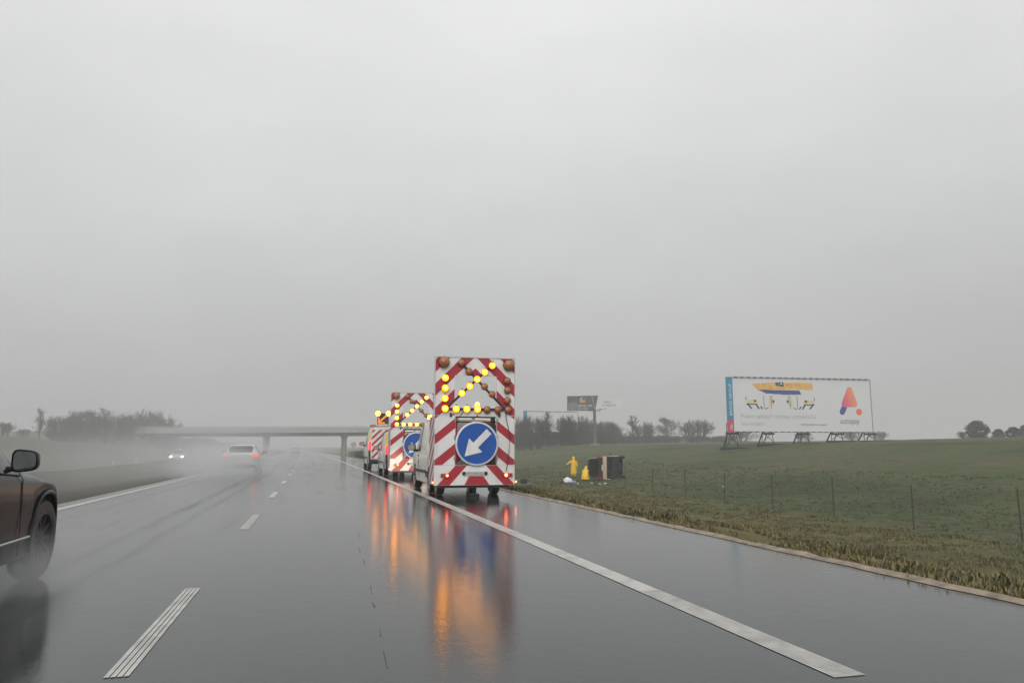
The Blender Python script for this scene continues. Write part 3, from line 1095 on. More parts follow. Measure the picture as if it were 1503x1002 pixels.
    MB().tube([(.78, -.012, 2.1), (.80, -.03, 1.9), (.90, -.028, 1.5), (.86, -.028, 1.0), (.80, -.03, .62)], .009, 'dark', 5).tube([(-.30, -.012, 2.1), (-.42, -.03, 1.95), (-.47, -.02, 1.7)], .009, 'dark', 5).build('cable', r, smooth=60)
    for x0 in (-.86, .72):
        MB().box((x0, -.055, .48), (x0 + .24, -.014, .575), 'redlens', .012).build('tail_light', r)
    MB().lathe([(0, .03), (-.02, .026), (-.026, 0)], 'y', (-.70, -.056, .525), 'red_hot', 14).build('lit_lamp', r)
    MB().lathe([(0, .04), (-.02, .034), (-.026, 0)], 'y', (.79, -.056, .525), 'red_hot', 14).build('lit_lamp', r)
    for x in (-1.05, 1.05):
        MB().lathe([(0, .02), (-.02, .018), (-.025, 0)], 'y', (x, -.02, .36), 'red_hot', 12).lathe([(.06, .03), (0, .03)], 'y', (x, -.02, .36), 'dark', 12).build('marker_light', r)
    pl = MB().rbox((-.28, -.032, .515), (.28, -.014, .625), .02, 'plate').lathe([(-.001, .05), (-.02, .045), (-.021, 0)], 'y', (-.275, -.015, .57), 'dark', 16).lathe([(-.001, .05), (-.02, .045), (-.021, 0)], 'y', (.275, -.015, .57), 'dark', 16)
    po = pl.build('number_plate', r)
    text(plate_txt, .095, 'midink', 'lettering', po, (0, -.034, .535), align='CENTER', sx=.95)
    ch = MB()
    ch.box((-.92, .02, .42), (-.80, 2.2, .52), 'dark').box((.80, .02, .42), (.92, 2.2, .52), 'dark').box((-.92, .95, .40), (.92, 1.05, .50), 'dark')
    ch.box((-.05, 1.0, .42), (.05, 3.2, .50), 'dark').box((-.9, .055, .22), (.9, .12, .283), 'dark').box((-.97, .3, .53), (.97, 1.9, .58), 'under')
    ch.build('chassis', r)
    for sx_ in (-1, 1):
        wheel(r, sx_ * .72, 1.0, .30, sx_, .2, key='steel', spokes=5)
        mg = MB()
        mg.tube([(sx_ * .72, 1.0 + .37 * cos(t), .30 + .37 * sin(t)) for t in [radians(-5 + 190 * k / 12) for k in range(13)]], .03, 'dark', 6)
        mg.build('mudguard', r, smooth=60)
    jk = MB().tube([(.06, .35, .05), (.06, .35, .5)], .055, 'dark', 10).box((-.05, .22, 0), (.17, .48, .06), 'dark', .02)
    jk.build('support_leg', r, smooth=40)
    MB().tube([(-.9, .12, 1.0), (-.9, .9, 1.0), (-.9, .9, .55)], .03, 'steel', 6).tube([(.9, .12, 1.0), (.9, .9, 1.0), (.9, .9, .55)], .03, 'steel', 6).tube([(-.8, .07, 3.2), (-.8, .7, 1.0), (-.8, 1.6, .58)], .035, 'steel', 6).tube([(.8, .07, 3.2), (.8, .7, 1.0), (.8, 1.6, .58)], .035, 'steel', 6).build('back_brace', r, smooth=60)
    return r


TX, TY = 3.865, 18.5
trailer('nearest red and white arrow trailer, tallest in view, blue round sign fully visible', (TX, TY, 0), LIT, UNLIT, 'amber_on', 'PO 2W155')
EX = UNLIT[4]
trailer('red and white arrow trailer further ahead, its blue sign half hidden by a van', (3.98, 31.0, 0), LIT + [EX], [p for p in UNLIT if p != EX], 'amber_pale', 'PO 7W428')
v1 = van('cream works van between the two arrow trailers, towing the nearest one', (3.90, 21.7, 0), heads=True)
v2 = van('cream works van mostly hidden in front of the second arrow trailer', (3.98, 36.2, 0), beacon=False)
v3 = van('leading cream works van with diagonal red striped tail and lit roof arrow', (3.92, 45.0, 0), beacon=False, matrix=True)
v3.scale = (1.1, 1.1, 1.2)
for sx_ in (-.66, .66):                        # the van's dipped headlights, which light the trailer ahead
    ld = bpy.data.lights.new('headlight_beam', 'SPOT')
    ld.energy, ld.color, ld.spot_size, ld.spot_blend, ld.shadow_soft_size = 900, (1, .82, .55), radians(15), .9, .06
    lo = bpy.data.objects.new('headlight_beam', ld)
    COL.objects.link(lo)
    lo.parent = v1
    lo.location, lo.rotation_euler = (sx_, 2.5, .83), (radians(86.3), 0, 0)

# ------------------------------------------------------------------ overturned van
ov = gp(905, 702, -1.2)
ovr = thing('overturned_van', 'black van lying on its side in the field with its wheels to the right', 'van', (ov.x + .9, ov.y + 1.4, gz(ov.x + .9, ov.y + 1.4) + .88), (0, radians(-90), radians(-40)))
OVP = dict(
    w=[(-2.2, .80), (-2.12, .87), (-1.8, .90), (1.4, .90), (1.9, .84), (2.2, .6)],
    belt=[(-2.2, 1.0), (0, 1.0), (1.3, .98), (1.9, .85), (2.2, .66)],
    top=[(-2.2, 2.00), (-2.1, 2.07), (-.5, 2.12), (.5, 2.10), (.75, 2.02), (1.5, 1.12), (2.0, .9), (2.2, .72)],
    wt=[(-2.2, .70), (-1.9, .74), (.6, .72), (1.5, .74), (2.2, .5)],
    zb=[(-2.2, .46), (-2.0, .40), (2.0, .38), (2.2, .44)],
    axles=(1.38, -1.35), ra=.40, zw=.32, cuts=(.45, 1.2, .75, 1.5), bump=(-2.05, 1.85),
    glass=dict(side=[(-1.7, -.6), (-.5, .4), (.5, 1.1)], screen=(.75, 1.5), rear=None), doors=dict(front_door=(.4, 1.2), sliding_door=(-.7, .4)))
car_body(ovr, OVP, 'black')
for sx_ in (1, -1):
    for ya in OVP['axles']:
        wheel(ovr, sx_ * .80, ya, .36, sx_, .24, key='steel', spokes=6)
    lamp_box(ovr, 'tail_light', (sx_ * .82 - .06, -2.25, .85), (sx_ * .82 + .06, -2.1, 1.25), 'redlens')
    door_mirror(ovr, sx_, sx_ * 1.02, 1.0, 1.15, 'dark', 1.1)
    lamp_box(ovr, 'headlight', (sx_ * .62 - .14, 2.02, .66), (sx_ * .62 + .14, 2.2, .84), 'mirror')
MB().box((-.92, -2.36, .40), (.90, -2.18, .70), 'beige', .04).box((-.94, -2.3, .15), (-.86, -2.15, .45), 'beige', .02).build('rear_bumper_bar', ovr, smooth=40)
MB().plate(rect(-.62, 1.15, .62, 1.86), -2.218, 'glass', back=-2.20).build('rear_window', ovr)
MB().tube([(-.3, -2.2, .34), (-.3, -1.0, .33), (-.1, -.6, .33), (-.1, 1.1, .33)], .04, 'rubber', 8).box((-.5, -1.9, .24), (.1, -1.5, .38), 'under', .05).tube([(-.8, -1.35, .33), (.8, -1.35, .33)], .05, 'under', 8).tube([(-.8, 1.38, .33), (.8, 1.38, .33)], .05, 'under', 8).box((-.35, .3, .26), (.35, 1.2, .40), 'under', .05).build('exhaust_and_axles', ovr, smooth=50)
MB().plate(rect(-.24, .74, .24, .84), -2.22, 'plate', back=-2.205).build('number_plate', ovr)
MB().box((.86, .0, .45), (.93, 1.3, 1.0), 'whitecar', .02).build('torn_side_panel', ovr)

# ------------------------------------------------------------------ people
def skin_body(name, verts, edges, root_i, key, parent):
    me = bpy.data.meshes.new(name)
    me.from_pydata([v[0] for v in verts], edges, [])
    o = bpy.data.objects.new(name, me)
    COL.objects.link(o)
    md = o.modifiers.new('skin', 'SKIN')
    for i, v in enumerate(verts):
        r = v[1] if isinstance(v[1], tuple) else (v[1], v[1])
        me.skin_vertices[0].data[i].radius = r
        me.skin_vertices[0].data[i].use_root = (i == root_i)
    md.use_smooth_shade = True
    sb = o.modifiers.new('sub', 'SUBSURF')
    sb.levels = sb.render_levels = 2
    dg = bpy.context.evaluated_depsgraph_get()
    m2 = bpy.data.meshes.new_from_object(o.evaluated_get(dg))
    bpy.data.objects.remove(o)
    m2.name = name
    m2.materials.clear()
    m2.materials.append(M[key])
    m2.polygons.foreach_set('use_smooth', [True] * len(m2.polygons))
    q = bpy.data.objects.new(name, m2)
    COL.objects.link(q)
    q.parent = parent
    return q


def fingers(vs, es, wrist, d, side):
    """palm and five fingers hanging along d from the wrist vertex"""
    d = Vector(d).normalized()
    s = d.cross(Vector((0, 1, 0))).normalized()
    wp = Vector(vs[wrist][0])
    vs.append((tuple(wp + d * .07), (.036, .018)))
    palm = len(vs) - 1
    es.append((wrist, palm))
    for k, (off, ln) in enumerate(((-.030, .062), (-.010, .075), (.010, .070), (.030, .055))):
        a = wp + d * .095 + s * off
        vs.append((tuple(a), .009))
        vs.append((tuple(a + d * ln * .55 + Vector((0, .008, 0))), .0085))
        vs.append((tuple(a + d * ln + Vector((0, .022, 0))), .008))
        n = len(vs)
        es += [(palm, n - 3), (n - 3, n - 2), (n - 2, n - 1)]
    a = wp + d * .035 + s * .038 * side
    vs.append((tuple(a), .011))
    vs.append((tuple(a + d * .04 + s * .022 * side), .0095))
    n = len(vs)
    es += [(wrist, n - 2), (n - 2, n - 1)]


def coat_loft(rings, key, name, parent, n=20):
    """rings of (centre, rx, ry) bottom to top with folds"""
    vs, fs = [], []
    for j, (c, rx, ry) in enumerate(rings):
        for k in range(n):
            t = 2 * pi * k / n
            f = 1 + .05 * sin(5 * t + j) * (1 - j / len(rings))
            vs.append((c[0] + cos(t) * rx * f, c[1] + sin(t) * ry * f, c[2]))
    for j in range(len(rings) - 1):
        for k in range(n):
            fs.append((j * n + k, j * n + (k + 1) % n, (j + 1) * n + (k + 1) % n, (j + 1) * n + k))
    mb = MB().add(vs, fs, key)
    return mb


def person_standing(loc, rz):
    r = thing('person', 'person standing in a long yellow hooded raincoat with one arm held out', 'person', loc, (0, 0, rz))
    V = [((0, 0, .95), (.15, .11)), ((0, 0, 1.12), (.13, .10)), ((0, 0, 1.32), (.17, .11)), ((0, 0, 1.45), (.09, .08)), ((0, .0, 1.53), (.055, .055)),
         ((0, .01, 1.60), (.075, .09)), ((0, .01, 1.68), (.078, .095)), ((0, .01, 1.75), (.055, .07)), ((0, .10, 1.62), .02),
         ((-.20, 0, 1.40), .062), ((-.40, .02, 1.22), .048), ((-.60, .03, 1.10), .034),
         ((.20, 0, 1.40), .062), ((.27, 0, 1.12), .048), ((.32, .04, .88), .034),
         ((-.10, 0, .88), .09), ((-.11, .01, .50), .062), ((-.11, -.01, .10), .045), ((-.115, .12, .045), (.045, .035)),
         ((.10, 0, .88), .09), ((.11, .01, .50), .062), ((.11, -.01, .10), .045), ((.115, .12, .045), (.045, .035))]
    E = [(0, 1), (1, 2), (2, 3), (3, 4), (4, 5), (5, 6), (6, 7), (6, 8), (2, 9), (9, 10), (10, 11), (2, 12), (12, 13), (13, 14), (0, 15), (15, 16), (16, 17), (17, 18), (0, 19), (19, 20), (20, 21), (21, 22)]
    fingers(V, E, 11, (-.85, .05, -.5), 1)
    fingers(V, E, 14, (.15, .1, -1), -1)
    skin_body('body', V, E, 0, 'skin', r)
    c = coat_loft([((0, 0, .30), .26, .19), ((0, 0, .55), .25, .18), ((0, 0, .85), .235, .17), ((0, 0, 1.10), .22, .16), ((0, 0, 1.30), .235, .165), ((0, 0, 1.42), .20, .14), ((0, 0, 1.50), .11, .10), ((0, 0, 1.54), .08, .08)], 'rain', 'raincoat', r)
    c.tube([(-.17, 0, 1.40), (-.30, .01, 1.31), (-.41, .02, 1.22), (-.59, .03, 1.10)], [.10, .088, .078, .062], 'rain', 12)
    c.tube([(.17, 0, 1.40), (.25, 0, 1.25), (.285, 0, 1.12), (.33, .04, .90)], [.10, .088, .078, .062], 'rain', 12)
    c.build('raincoat', r, smooth=60)
    h = coat_loft([((0, 0, 1.48), .13, .125), ((0, -.005, 1.58), .122, .125), ((0, -.01, 1.68), .125, .132), ((0, -.015, 1.75), .105, .115), ((0, -.02, 1.80), .06, .07), ((0, -.02, 1.82), .01, .01)], 'rain', 'hood', r)
    h.build('hood', r, smooth=60)
    t = MB()
    for s in (-1, 1):
        t.tube([(s * .11, 0, .55), (s * .112, .0, .30), (s * .112, -.005, .12)], [.085, .08, .072], 'rain', 12)
    t.build('trousers', r, smooth=60)
    b = MB()
    for s in (-1, 1):
        b.box((s * .115 - .055, -.07, 0), (s * .115 + .055, .20, .10), 'boot', .03).tube([(s * .113, -.005, .08), (s * .113, -.005, .26)], .062, 'boot', 12)
    b.build('boots', r, smooth=50)
    return r


def person_crouching(loc, rz):
    r = thing('person', 'person crouching low in a yellow hooded raincoat beside the overturned van', 'person', loc, (0, 0, rz))
    V = [((0, -.10, .34), (.16, .13)), ((0, -.02, .52), (.14, .11)), ((0, .12, .72), (.17, .11)), ((0, .19, .82), (.08, .08)), ((0, .23, .88), (.055, .055)),
         ((0, .26, .94), (.075, .09)), ((0, .29, 1.01), (.078, .09)), ((0, .30, 1.07), (.055, .06)), ((0, .38, .95), .02),
         ((-.20, .14, .77), .06), ((-.26, .32, .56), .047), ((-.14, .50, .42), .034), ((.20, .14, .77), .06), ((.26, .32, .56), .047), ((.14, .50, .40), .034),
         ((-.12, -.06, .32), .09), ((-.17, .32, .46), .064), ((-.15, .06, .12), .045), ((-.15, .20, .045), (.045, .035)),
         ((.12, -.06, .32), .09), ((.17, .32, .46), .064), ((.15, .06, .12), .045), ((.15, .20, .045), (.045, .035))]
    E = [(0, 1), (1, 2), (2, 3), (3, 4), (4, 5), (5, 6), (6, 7), (6, 8), (2, 9), (9, 10), (10, 11), (2, 12), (12, 13), (13, 14), (0, 15), (15, 16), (16, 17), (17, 18), (0, 19), (19, 20), (20, 21), (21, 22)]
    fingers(V, E, 11, (.2, .6, -.5), 1)
    fingers(V, E, 14, (-.2, .6, -.5), -1)
    skin_body('body', V, E, 0, 'skin', r)
    c = coat_loft([((0, .05, .06), .33, .34), ((0, .04, .25), .32, .33), ((0, .02, .42), .28, .28), ((0, .05, .60), .245, .21), ((0, .12, .74), .235, .18), ((0, .17, .83), .17, .14), ((0, .20, .89), .09, .09)], 'rain', 'raincoat', r)
    for s in (-1, 1):
        c.tube([(s * .17, .14, .77), (s * .25, .25, .65), (s * .27, .33, .56), (s * .15, .49, .43)], [.095, .085, .078, .06], 'rain', 12)
    c.build('raincoat', r, smooth=60)
    h = coat_loft([((0, .19, .80), .125, .12), ((0, .22, .90), .125, .13), ((0, .25, 1.0), .125, .135), ((0, .26, 1.07), .10, .11), ((0, .265, 1.12), .05, .06), ((0, .265, 1.135), .01, .01)], 'rain', 'hood', r)
    h.build('hood', r, smooth=60)
    b = MB()
    for s in (-1, 1):
        b.box((s * .15 - .055, -.02, 0), (s * .15 + .055, .27, .10), 'boot', .03)
    b.build('boots', r, smooth=50)
    return r


def on_ground(px, py, Y):                      # where the photo's point stands, at distance Y
    p = yp(px, py, Y)
    return Vector((p.x, Y, gz(p.x, Y)))


p = on_ground(842, 696, 63)
person_standing(p, radians(-14))
p = on_ground(859, 704, 58)
person_crouching(p, radians(-40))


def lumpy(mb, c, r, key, seed, sq=(1, 1, 1), amp=.25, n=14):
    vs, fs = [], []
    for i in range(n + 1):
        th = pi * i / n
        for k in range(2 * n):
            ph = pi * k / n
            d = Vector((sin(th) * cos(ph), sin(th) * sin(ph), cos(th)))
            q = 1 + amp * noise.noise(d * 1.9 + Vector((seed, 0, 0))) + amp * .5 * noise.noise(d * 4.3 + Vector((0, seed, 0)))
            vs.append((c[0] + d.x * r * q * sq[0], c[1] + d.y * r * q * sq[1], c[2] + max(-.3 * r, d.z * r * q * sq[2])))
    for i in range(n):
        for k in range(2 * n):
            a, b = i * 2 * n + k, i * 2 * n + (k + 1) % (2 * n)
            fs.append((a, b, b + 2 * n, a + 2 * n))
    return mb.add(vs, fs, key)


p = on_ground(835, 704, 55)
bd = thing('cloth_bundle', 'crumpled white and pale blue bundle lying in the grass before the standing person', 'bundle', p)
lumpy(MB(), (-.1, 0, .2), .34, 'bundle', 1.3, (1, .8, .8)).build('white_sheet', bd, smooth=80)
lumpy(MB(), (.28, .05, .10), .25, 'bluecloth', 4.1, (1.3, .9, .6)).build('blue_cloth', bd, smooth=80)
lumpy(MB(), (-.48, .1, .12), .20, 'boot', 7.7, (1, .8, .8)).build('dark_pack', bd, smooth=80)
p = on_ground(769, 703, 52)
tb = MB().box((-.55, -.3, -.03), (.55, .3, .14), 'teal', .05)
tag(tb.build('crate', None, smooth=40, loc=p), 'flat teal crate on the grass just right of the nearest trailer', 'crate')
MB()
kb = MB().box((-.20, -.18, 0), (.24, .18, .36), 'dark', .06).tube([(-.1, 0, .35), (-.05, 0, .42), (.09, 0, .42), (.14, 0, .35)], .02, 'dark', 6)
tag(kb.build('bag', None, smooth=50, loc=(p.x - .02, p.y, p.z + .14)), 'small black bag standing on the flat teal crate', 'bag')
for i, (px_, py_, Yd, s) in enumerate(((888, 705, 52, .10), (880, 706, 51, .07), (848, 705.5, 53, .06), (1062, 713, 44, .07), (868, 704, 55, .07))):
    p = on_ground(px_, py_, Yd)
    d = lumpy(MB(), (0, 0, s * .3), s, 'whiteink', i * 3.1, (1.4, 1, .6), .5, 6)
    tag(d.build('scrap', None, smooth=60, loc=p), 'small white scrap of crash debris lying in the grass', 'debris', 'white crash debris in the grass')


# ------------------------------------------------------------------ fence along the field
def fence(label, Ya, Yb, step):
    r = thing('wire_fence', label, 'fence', (0, 0, 0))
    U = 19.0
    ys = []
    y = Ya
    while y <= Yb + .01:
        ys.append(y)
        y += step
    proto = None
    for y in ys:
        X = U - curve(y)
        if proto is None:
            proto = MB().tube([(0, 0, -.3), (0, 0, 1.45)], .021, 'oldpost', 6).tube([(0, 0, 1.0), (0, .04, 1.02)], .012, 'oldpost', 5).build('fence_post', r, smooth=50)
            o = proto
        else:
            o = proto.copy()
            COL.objects.link(o)
            o.parent = r
        o.location = (X, y, gz(X, y))
        o.rotation_euler = (random.gauss(0, .015), random.gauss(0, .015), 0)
    w = MB()
    for h in (.12, .27, .42, .57, .75, .95, 1.15, 1.38):
        pts = []
        for a, b in zip(ys, ys[1:]):
            for q in range(3):
                y = a + (b - a) * q / 3
                X = U - curve(y)
                pts.append((X - .05, y, gz(X, y) + h - .03 * sin(pi * q / 3)))
        pts.append((U - curve(ys[-1]) - .05, ys[-1], gz(U - curve(ys[-1]), ys[-1]) + h))
        w.tube(pts, .0028, 'bark', 3, caps=False)
    y = ys[0]
    while y < ys[-1]:
        X = U - curve(y)
        w.tube([(X - .05, y, gz(X, y) + .10), (X - .05, y, gz(X, y) + 1.38)], .0018, 'bark', 3, caps=False)
        y += .45
    w.build('wire_mesh', r)
    return r


fence('thin wire mesh fence on wooden posts along the nearer part of the field', 9.2, 44.3, 3.9)
fence('thin wire mesh fence on wooden posts beyond the overturned van', 66, 132, 4.4)

# ------------------------------------------------------------------ billboards
Lb, Rb = yp(1068.5, 635, 78), yp(1281, 632, 76.8)
base_z = yp(1074, 633, 78).z
dv = Vector((Rb.x - Lb.x, Rb.y - Lb.y, 0))
BW = dv.length
bb = thing('billboard', 'large white billboard on lattice legs with a pink and orange letter A logo', 'billboard', (Lb.x, Lb.y, 0), (0, 0, atan2(dv.y, dv.x)))
S = BW / 212.5
SZ = (yp(1068.5, 553, 78).z - yp(1068.5, 635.5, 78).z) / 82.5
FX = S / SZ


def bx(px):
    return (px - 1068.5) * S


def bz(py):
    return base_z + (633.5 - py) * SZ


fm = MB().plate(rect(bx(1077.5), bz(633), BW, bz(554.5)), 0, 'paper', back=.12)
fm.build('poster_panel', bb)
fr = MB().box((bx(1068.5), -.06, bz(554.4)), (BW + .06, .2, bz(553.4)), 'steel').box((BW + .001, -.06, bz(633.6)), (BW + .07, .2, bz(554.5)), 'steel').box((bx(1077), -.06, bz(634.2)), (BW, .2, bz(633.1)), 'steel')
for k in range(22):
    a = bx(1080) + k * (BW - bx(1080)) / 22
    fr.box((a, -.35, bz(634.6)), (a + .25, -.07, bz(633.7)), 'dark')
    fr.box((a, -.30, bz(553.3)), (a + .35, -.02, bz(552.9)), 'dark')
fr.build('frame', bb)
st_ = MB().plate(rect(bx(1068.5), bz(616), bx(1077.4), bz(554.5)), -.03, 'cyan', back=.1).plate(rect(bx(1068.5), bz(635), bx(1077.4), bz(616)), -.031, 'pink', back=.1)
so = st_.build('side_strip', bb)
text('BRAND GROUP', 6.0 * SZ, 'whiteink', 'strip_lettering', so, (bx(1075.4), -.05, bz(610.5)), (pi / 2, -pi / 2, 0), sx=1.12)
text('24h', 5.6 * SZ, 'whiteink', 'strip_lettering', so, (bx(1075.4), -.05, bz(631.5)), (pi / 2, -pi / 2, 0), sx=1.05)


def ragged(pts, seed, amp):
    out = []
    n = len(pts)
    for i in range(n):
        a, b = Vector(pts[i]), Vector(pts[(i + 1) % n])
        k = max(1, int((b - a).length / 3))
        for q in range(k):
            p_ = a + (b - a) * q / k
            out.append((p_.x + amp * noise.noise(Vector((p_.x * .7, p_.y, seed))), p_.y + amp * .6 * noise.noise(Vector((p_.y, p_.x * .7, seed + 5)))))
    return out


def art(poly, key, mb, y=-.006):
    mb.plate([(bx(a), bz(b)) for a, b in poly], y, key)


pr = MB()
art(ragged([(1104, 563), (1140, 560.5), (1193, 560), (1195, 570.5), (1150, 571), (1113, 571.5)], 2, 1.6), 'ygold', pr)
art(ragged([(1113, 571.8), (1174, 572), (1177, 578), (1150, 578.6), (1125, 577), (1120, 574.5)], 3, 1.6), 'navy', pr, -.009)
art([(1139, 560.5), (1144.5, 560), (1144.5, 566), (1140, 565.5)], 'navy', pr, -.012)
art([(1145, 560), (1151.5, 560), (1151.5, 566.5), (1145, 566)], 'ink', pr, -.012)
art([(1146.5, 561.5), (1149.5, 561.5), (1149.5, 563.2), (1146.5, 563.2)], 'whiteink', pr, -.015)
art([(1155.5, 563), (1157.5, 563), (1157.5, 564.5), (1155.5, 564.5)], 'ink', pr, -.012)
pr.build('brush_print', bb)
for mir in (0, 1):
    bp_ = MB()

    def q(x):
        return x if not mir else 1146.5 * 2 - 6 - x + 5

    def A(pts, key, y=-.006):
        art([(q(a), b) for a, b in pts], key, bp_, y)
    A([(1098, 587), (1112, 586), (1112, 593), (1097, 593)], 'creamink')
    A([(1131, 580), (1136, 580), (1136, 593), (1128, 597)], 'creamink')
    A([(1107, 587), (1110.5, 587), (1110.5, 590), (1107, 590)], 'ink', -.009)
    A([(1134, 587), (1137, 587), (1137, 590.5), (1134, 590.5)], 'ink', -.009)
    for x in (1121.2, 1131.8):
        A([(x, 580), (x + .9, 580), (x + .9, 600), (x, 600)], 'midink', -.010)
    A([(1096, 593), (1112, 592.6), (1112, 594), (1097, 594.4)], 'ink', -.011)
    A([(1096.5, 592), (1102, 599.6), (1105, 599.8), (1099, 592)], 'ink', -.012)
    A([(1109, 593), (1113, 600), (1115.5, 600), (1111.5, 593)], 'ink', -.012)
    A([(1115.5, 596), (1118, 600.5), (1120, 600.5), (1117.6, 596)], 'ink', -.012)
    A([(1123, 599), (1128, 597.6), (1128, 598.8), (1124, 600.8)], 'midink', -.012)
    A([(1095, 586.6), (1096, 582), (1097, 582), (1096.3, 587.5)], 'midink', -.010)
    bp_.build('barrier_print', bb)
text('Pobierz aplikację Autopay i przejeżdżaj', 8.8 * SZ, 'greyink', 'lettering', bb, (bx(1088), -.008, bz(613.5)), sx=.77 * FX)
text('bez kolejek', 8.8 * SZ, 'greyink', 'lettering', bb, (bx(1088), -.008, bz(624.5)), sx=.80 * FX)
text('dostępna także na autopay.pl', 4.6 * SZ, 'midink', 'lettering', bb, (bx(1174), -.008, bz(624)), sx=.70 * FX)
text('autopay', 12.5 * SZ, 'midink', 'logo_lettering', bb, (bx(1232.5), -.008, bz(621)), sx=.74 * FX)


def hull_round(cs, r, n=10):
    """rounded polygon around centres (counter clockwise)"""
    out = []
    k = len(cs)
    for i in range(k):
        p0, p1, p2 = Vector(cs[i - 1]), Vector(cs[i]), Vector(cs[(i + 1) % k])
        e1, e2 = (p1 - p0), (p2 - p1)
        a1, a2 = atan2(e1.y, e1.x) - pi / 2, atan2(e2.y, e2.x) - pi / 2
        while a2 < a1:
            a2 += 2 * pi
        rr = r[i] if hasattr(r, '__len__') else r
        for q_ in range(n + 1):
            a = a1 + (a2 - a1) * q_ / n
            out.append((p1.x + rr * cos(a), p1.y + rr * sin(a)))
    return out


lg = MB().plate(hull_round([(bx(1240.5), bz(591.5)), (bx(1256), bz(591)), (bx(1249.5), bz(570))], 4.2 * S), -.008, 'logograd')
lg.build('logo_letter', bb)
lg = MB().plate(hull_round([(bx(1236.6), bz(603.5)), (bx(1240), bz(596.6))], 3.9 * S), -.006, 'navy')
lg.build('logo_leg', bb)
lg = MB().plate([(bx(1262) + 4.5 * S * cos(2 * pi * k / 24), bz(603.2) + 5.0 * SZ * sin(2 * pi * k / 24)) for k in range(24)], -.006, 'coral')
lg.build('logo_dot', bb)


def local_gz(root, x, y):
    a = root.rotation_euler.z
    return gz(root.location.x + cos(a) * x - sin(a) * y, root.location.y + sin(a) * x + cos(a) * y)


for k, px_ in enumerate((1075, 1126, 1178, 1228, 1277)):
    x = bx(px_)
    lgm = MB()
    zt_ = bz(633.5)
    zf, zk = local_gz(bb, x, -1.6), local_gz(bb, x, 2.6)
    lgm.tube([(x - .55, .3, zt_ + 1), (x - .75, .2, zf - .2)], .045, 'dark', 6)
    lgm.tube([(x + .55, .3, zt_ + 1), (x + .75, .2, zf - .2)], .045, 'dark', 6)
    lgm.tube([(x - .1, .25, zt_ - .3), (x - 1.7, -1.6, zf - .2)], .055, 'dark', 6)
    lgm.tube([(x, .5, zt_ + 1), (x, 2.6, zk - .2)], .09, 'dark', 6)
    lgm.tube([(x - .58, .25, zt_ - .1), (x + .7, .0, zf + .3)], .04, 'dark', 5).tube([(x + .58, .25, zt_ - .1), (x - .7, .0, zf + .3)], .04, 'dark', 5)
    lgm.box((x - .7, -.15, zt_ - .34), (x + .7, .3, zt_ - .12), 'dark')
    lgm.box((x - 2.2, -1.9, zf - .3), (x + 1.0, -1.2, zf + .12), 'dark')
    lgm.build('leg', bb, smooth=50)

# double sided board on a single pole
ZB = 140.0
a_, b_ = yp(832.5, 603, ZB), yp(878, 603, ZB - 3)
zt_, zl_ = yp(832, 581, ZB).z, yp(832, 602.8, ZB).z
pole = yp(872, 603, ZB - 1)
mb_ = thing('pole_billboard', 'dark grey billboard on a single tall pole with an orange emblem', 'billboard', (a_.x, a_.y, 0), (0, 0, atan2(b_.y - a_.y, b_.x - a_.x)))
w_ = (Vector((b_.x, b_.y)) - Vector((a_.x, a_.y))).length
MB().plate([(0, zl_), (w_ * .90, zl_), (w_ * 1.0, zt_), (0, zt_)], 0, 'slate', back=.18).build('poster_panel', mb_)
h_ = zt_ - zl_


def wz(fx, fz):
    return fx * w_, zl_ + fz * h_


em = MB().plate([wz(.40, .72), wz(.58, .74), wz(.60, .55), wz(.43, .52)], -.008, 'orangeink').plate([wz(.41, .74), wz(.47, .90), wz(.50, .86), wz(.46, .73)], -.008, 'creamink')
em.plate([wz(.80, 1.0), wz(.815, 1.0), wz(.895, .12), wz(.88, .12)], -.008, 'greyink').plate([wz(.02, .03), wz(.30, .03), wz(.33, .55), wz(.20, .62), wz(.02, .50)], -.006, 'midink')
em.build('emblem', mb_)
text('538 555 100', h_ * .21, 'whiteink', 'lettering', mb_, (w_ * .33, -.012, zl_ + h_ * .26), sx=.92)
text('WOLNE MIEJSCE', h_ * .11, 'whiteink', 'lettering', mb_, (w_ * .34, -.012, zl_ + h_ * .10), sx=.9)
# the second face turned the other way, pale
c_ = yp(880, 600, ZB - 4)
bk2 = MB()
lx0, lx1 = w_ * 1.03, w_ * 1.03 + 4.1
bk2.add([(lx0, .2, zl_ + .35), (lx1, 2.6, zl_ + .35), (lx1, 2.6, zt_ - .55), (lx0, .2, zt_ - .55), (lx0 - .05, .35, zl_ + .35), (lx1 - .05, 2.75, zl_ + .35), (lx1 - .05, 2.75, zt_ - .55), (lx0 - .05, .35, zt_ - .55)],
        [(0, 1, 2, 3), (7, 6, 5, 4), (0, 4, 5, 1), (2, 6, 7, 3), (1, 5, 6, 2), (0, 3, 7, 4)], 'pale')
pb2 = bk2.build('pale_panel', mb_)
ang = atan2(2.4, 4.1)
text('MIEJSCE', h_ * .17, 'midink', 'lettering', pb2, (lx0 + .75, .2 + .75 * tan(ang) - .02, zl_ + h_ * .52), (pi / 2, 0, ang), sx=1.0)
text('NA REKLAMĘ', h_ * .17, 'midink', 'lettering', pb2, (lx0 + .45, .2 + .45 * tan(ang) - .02, zl_ + h_ * .30), (pi / 2, 0, ang), sx=1.0)
px0 = w_ * (872 - 832.5) / 45.5
MB().tube([(px0, .55, gz(pole.x, pole.y) - .3), (px0, .55, zl_ + .2)], [.33, .28], 'greypole', 12).box((px0 - 1.2, .2, zl_ - .1), (px0 + 1.2, .8, zl_ + .25), 'steel').tube([(px0 - 2.5, .3, zl_ + .3), (px0, .55, zl_ + .1), (px0 + 2.2, .9, zl_ + .5)], .12, 'steel', 6).build('pole', mb_, smooth=50)
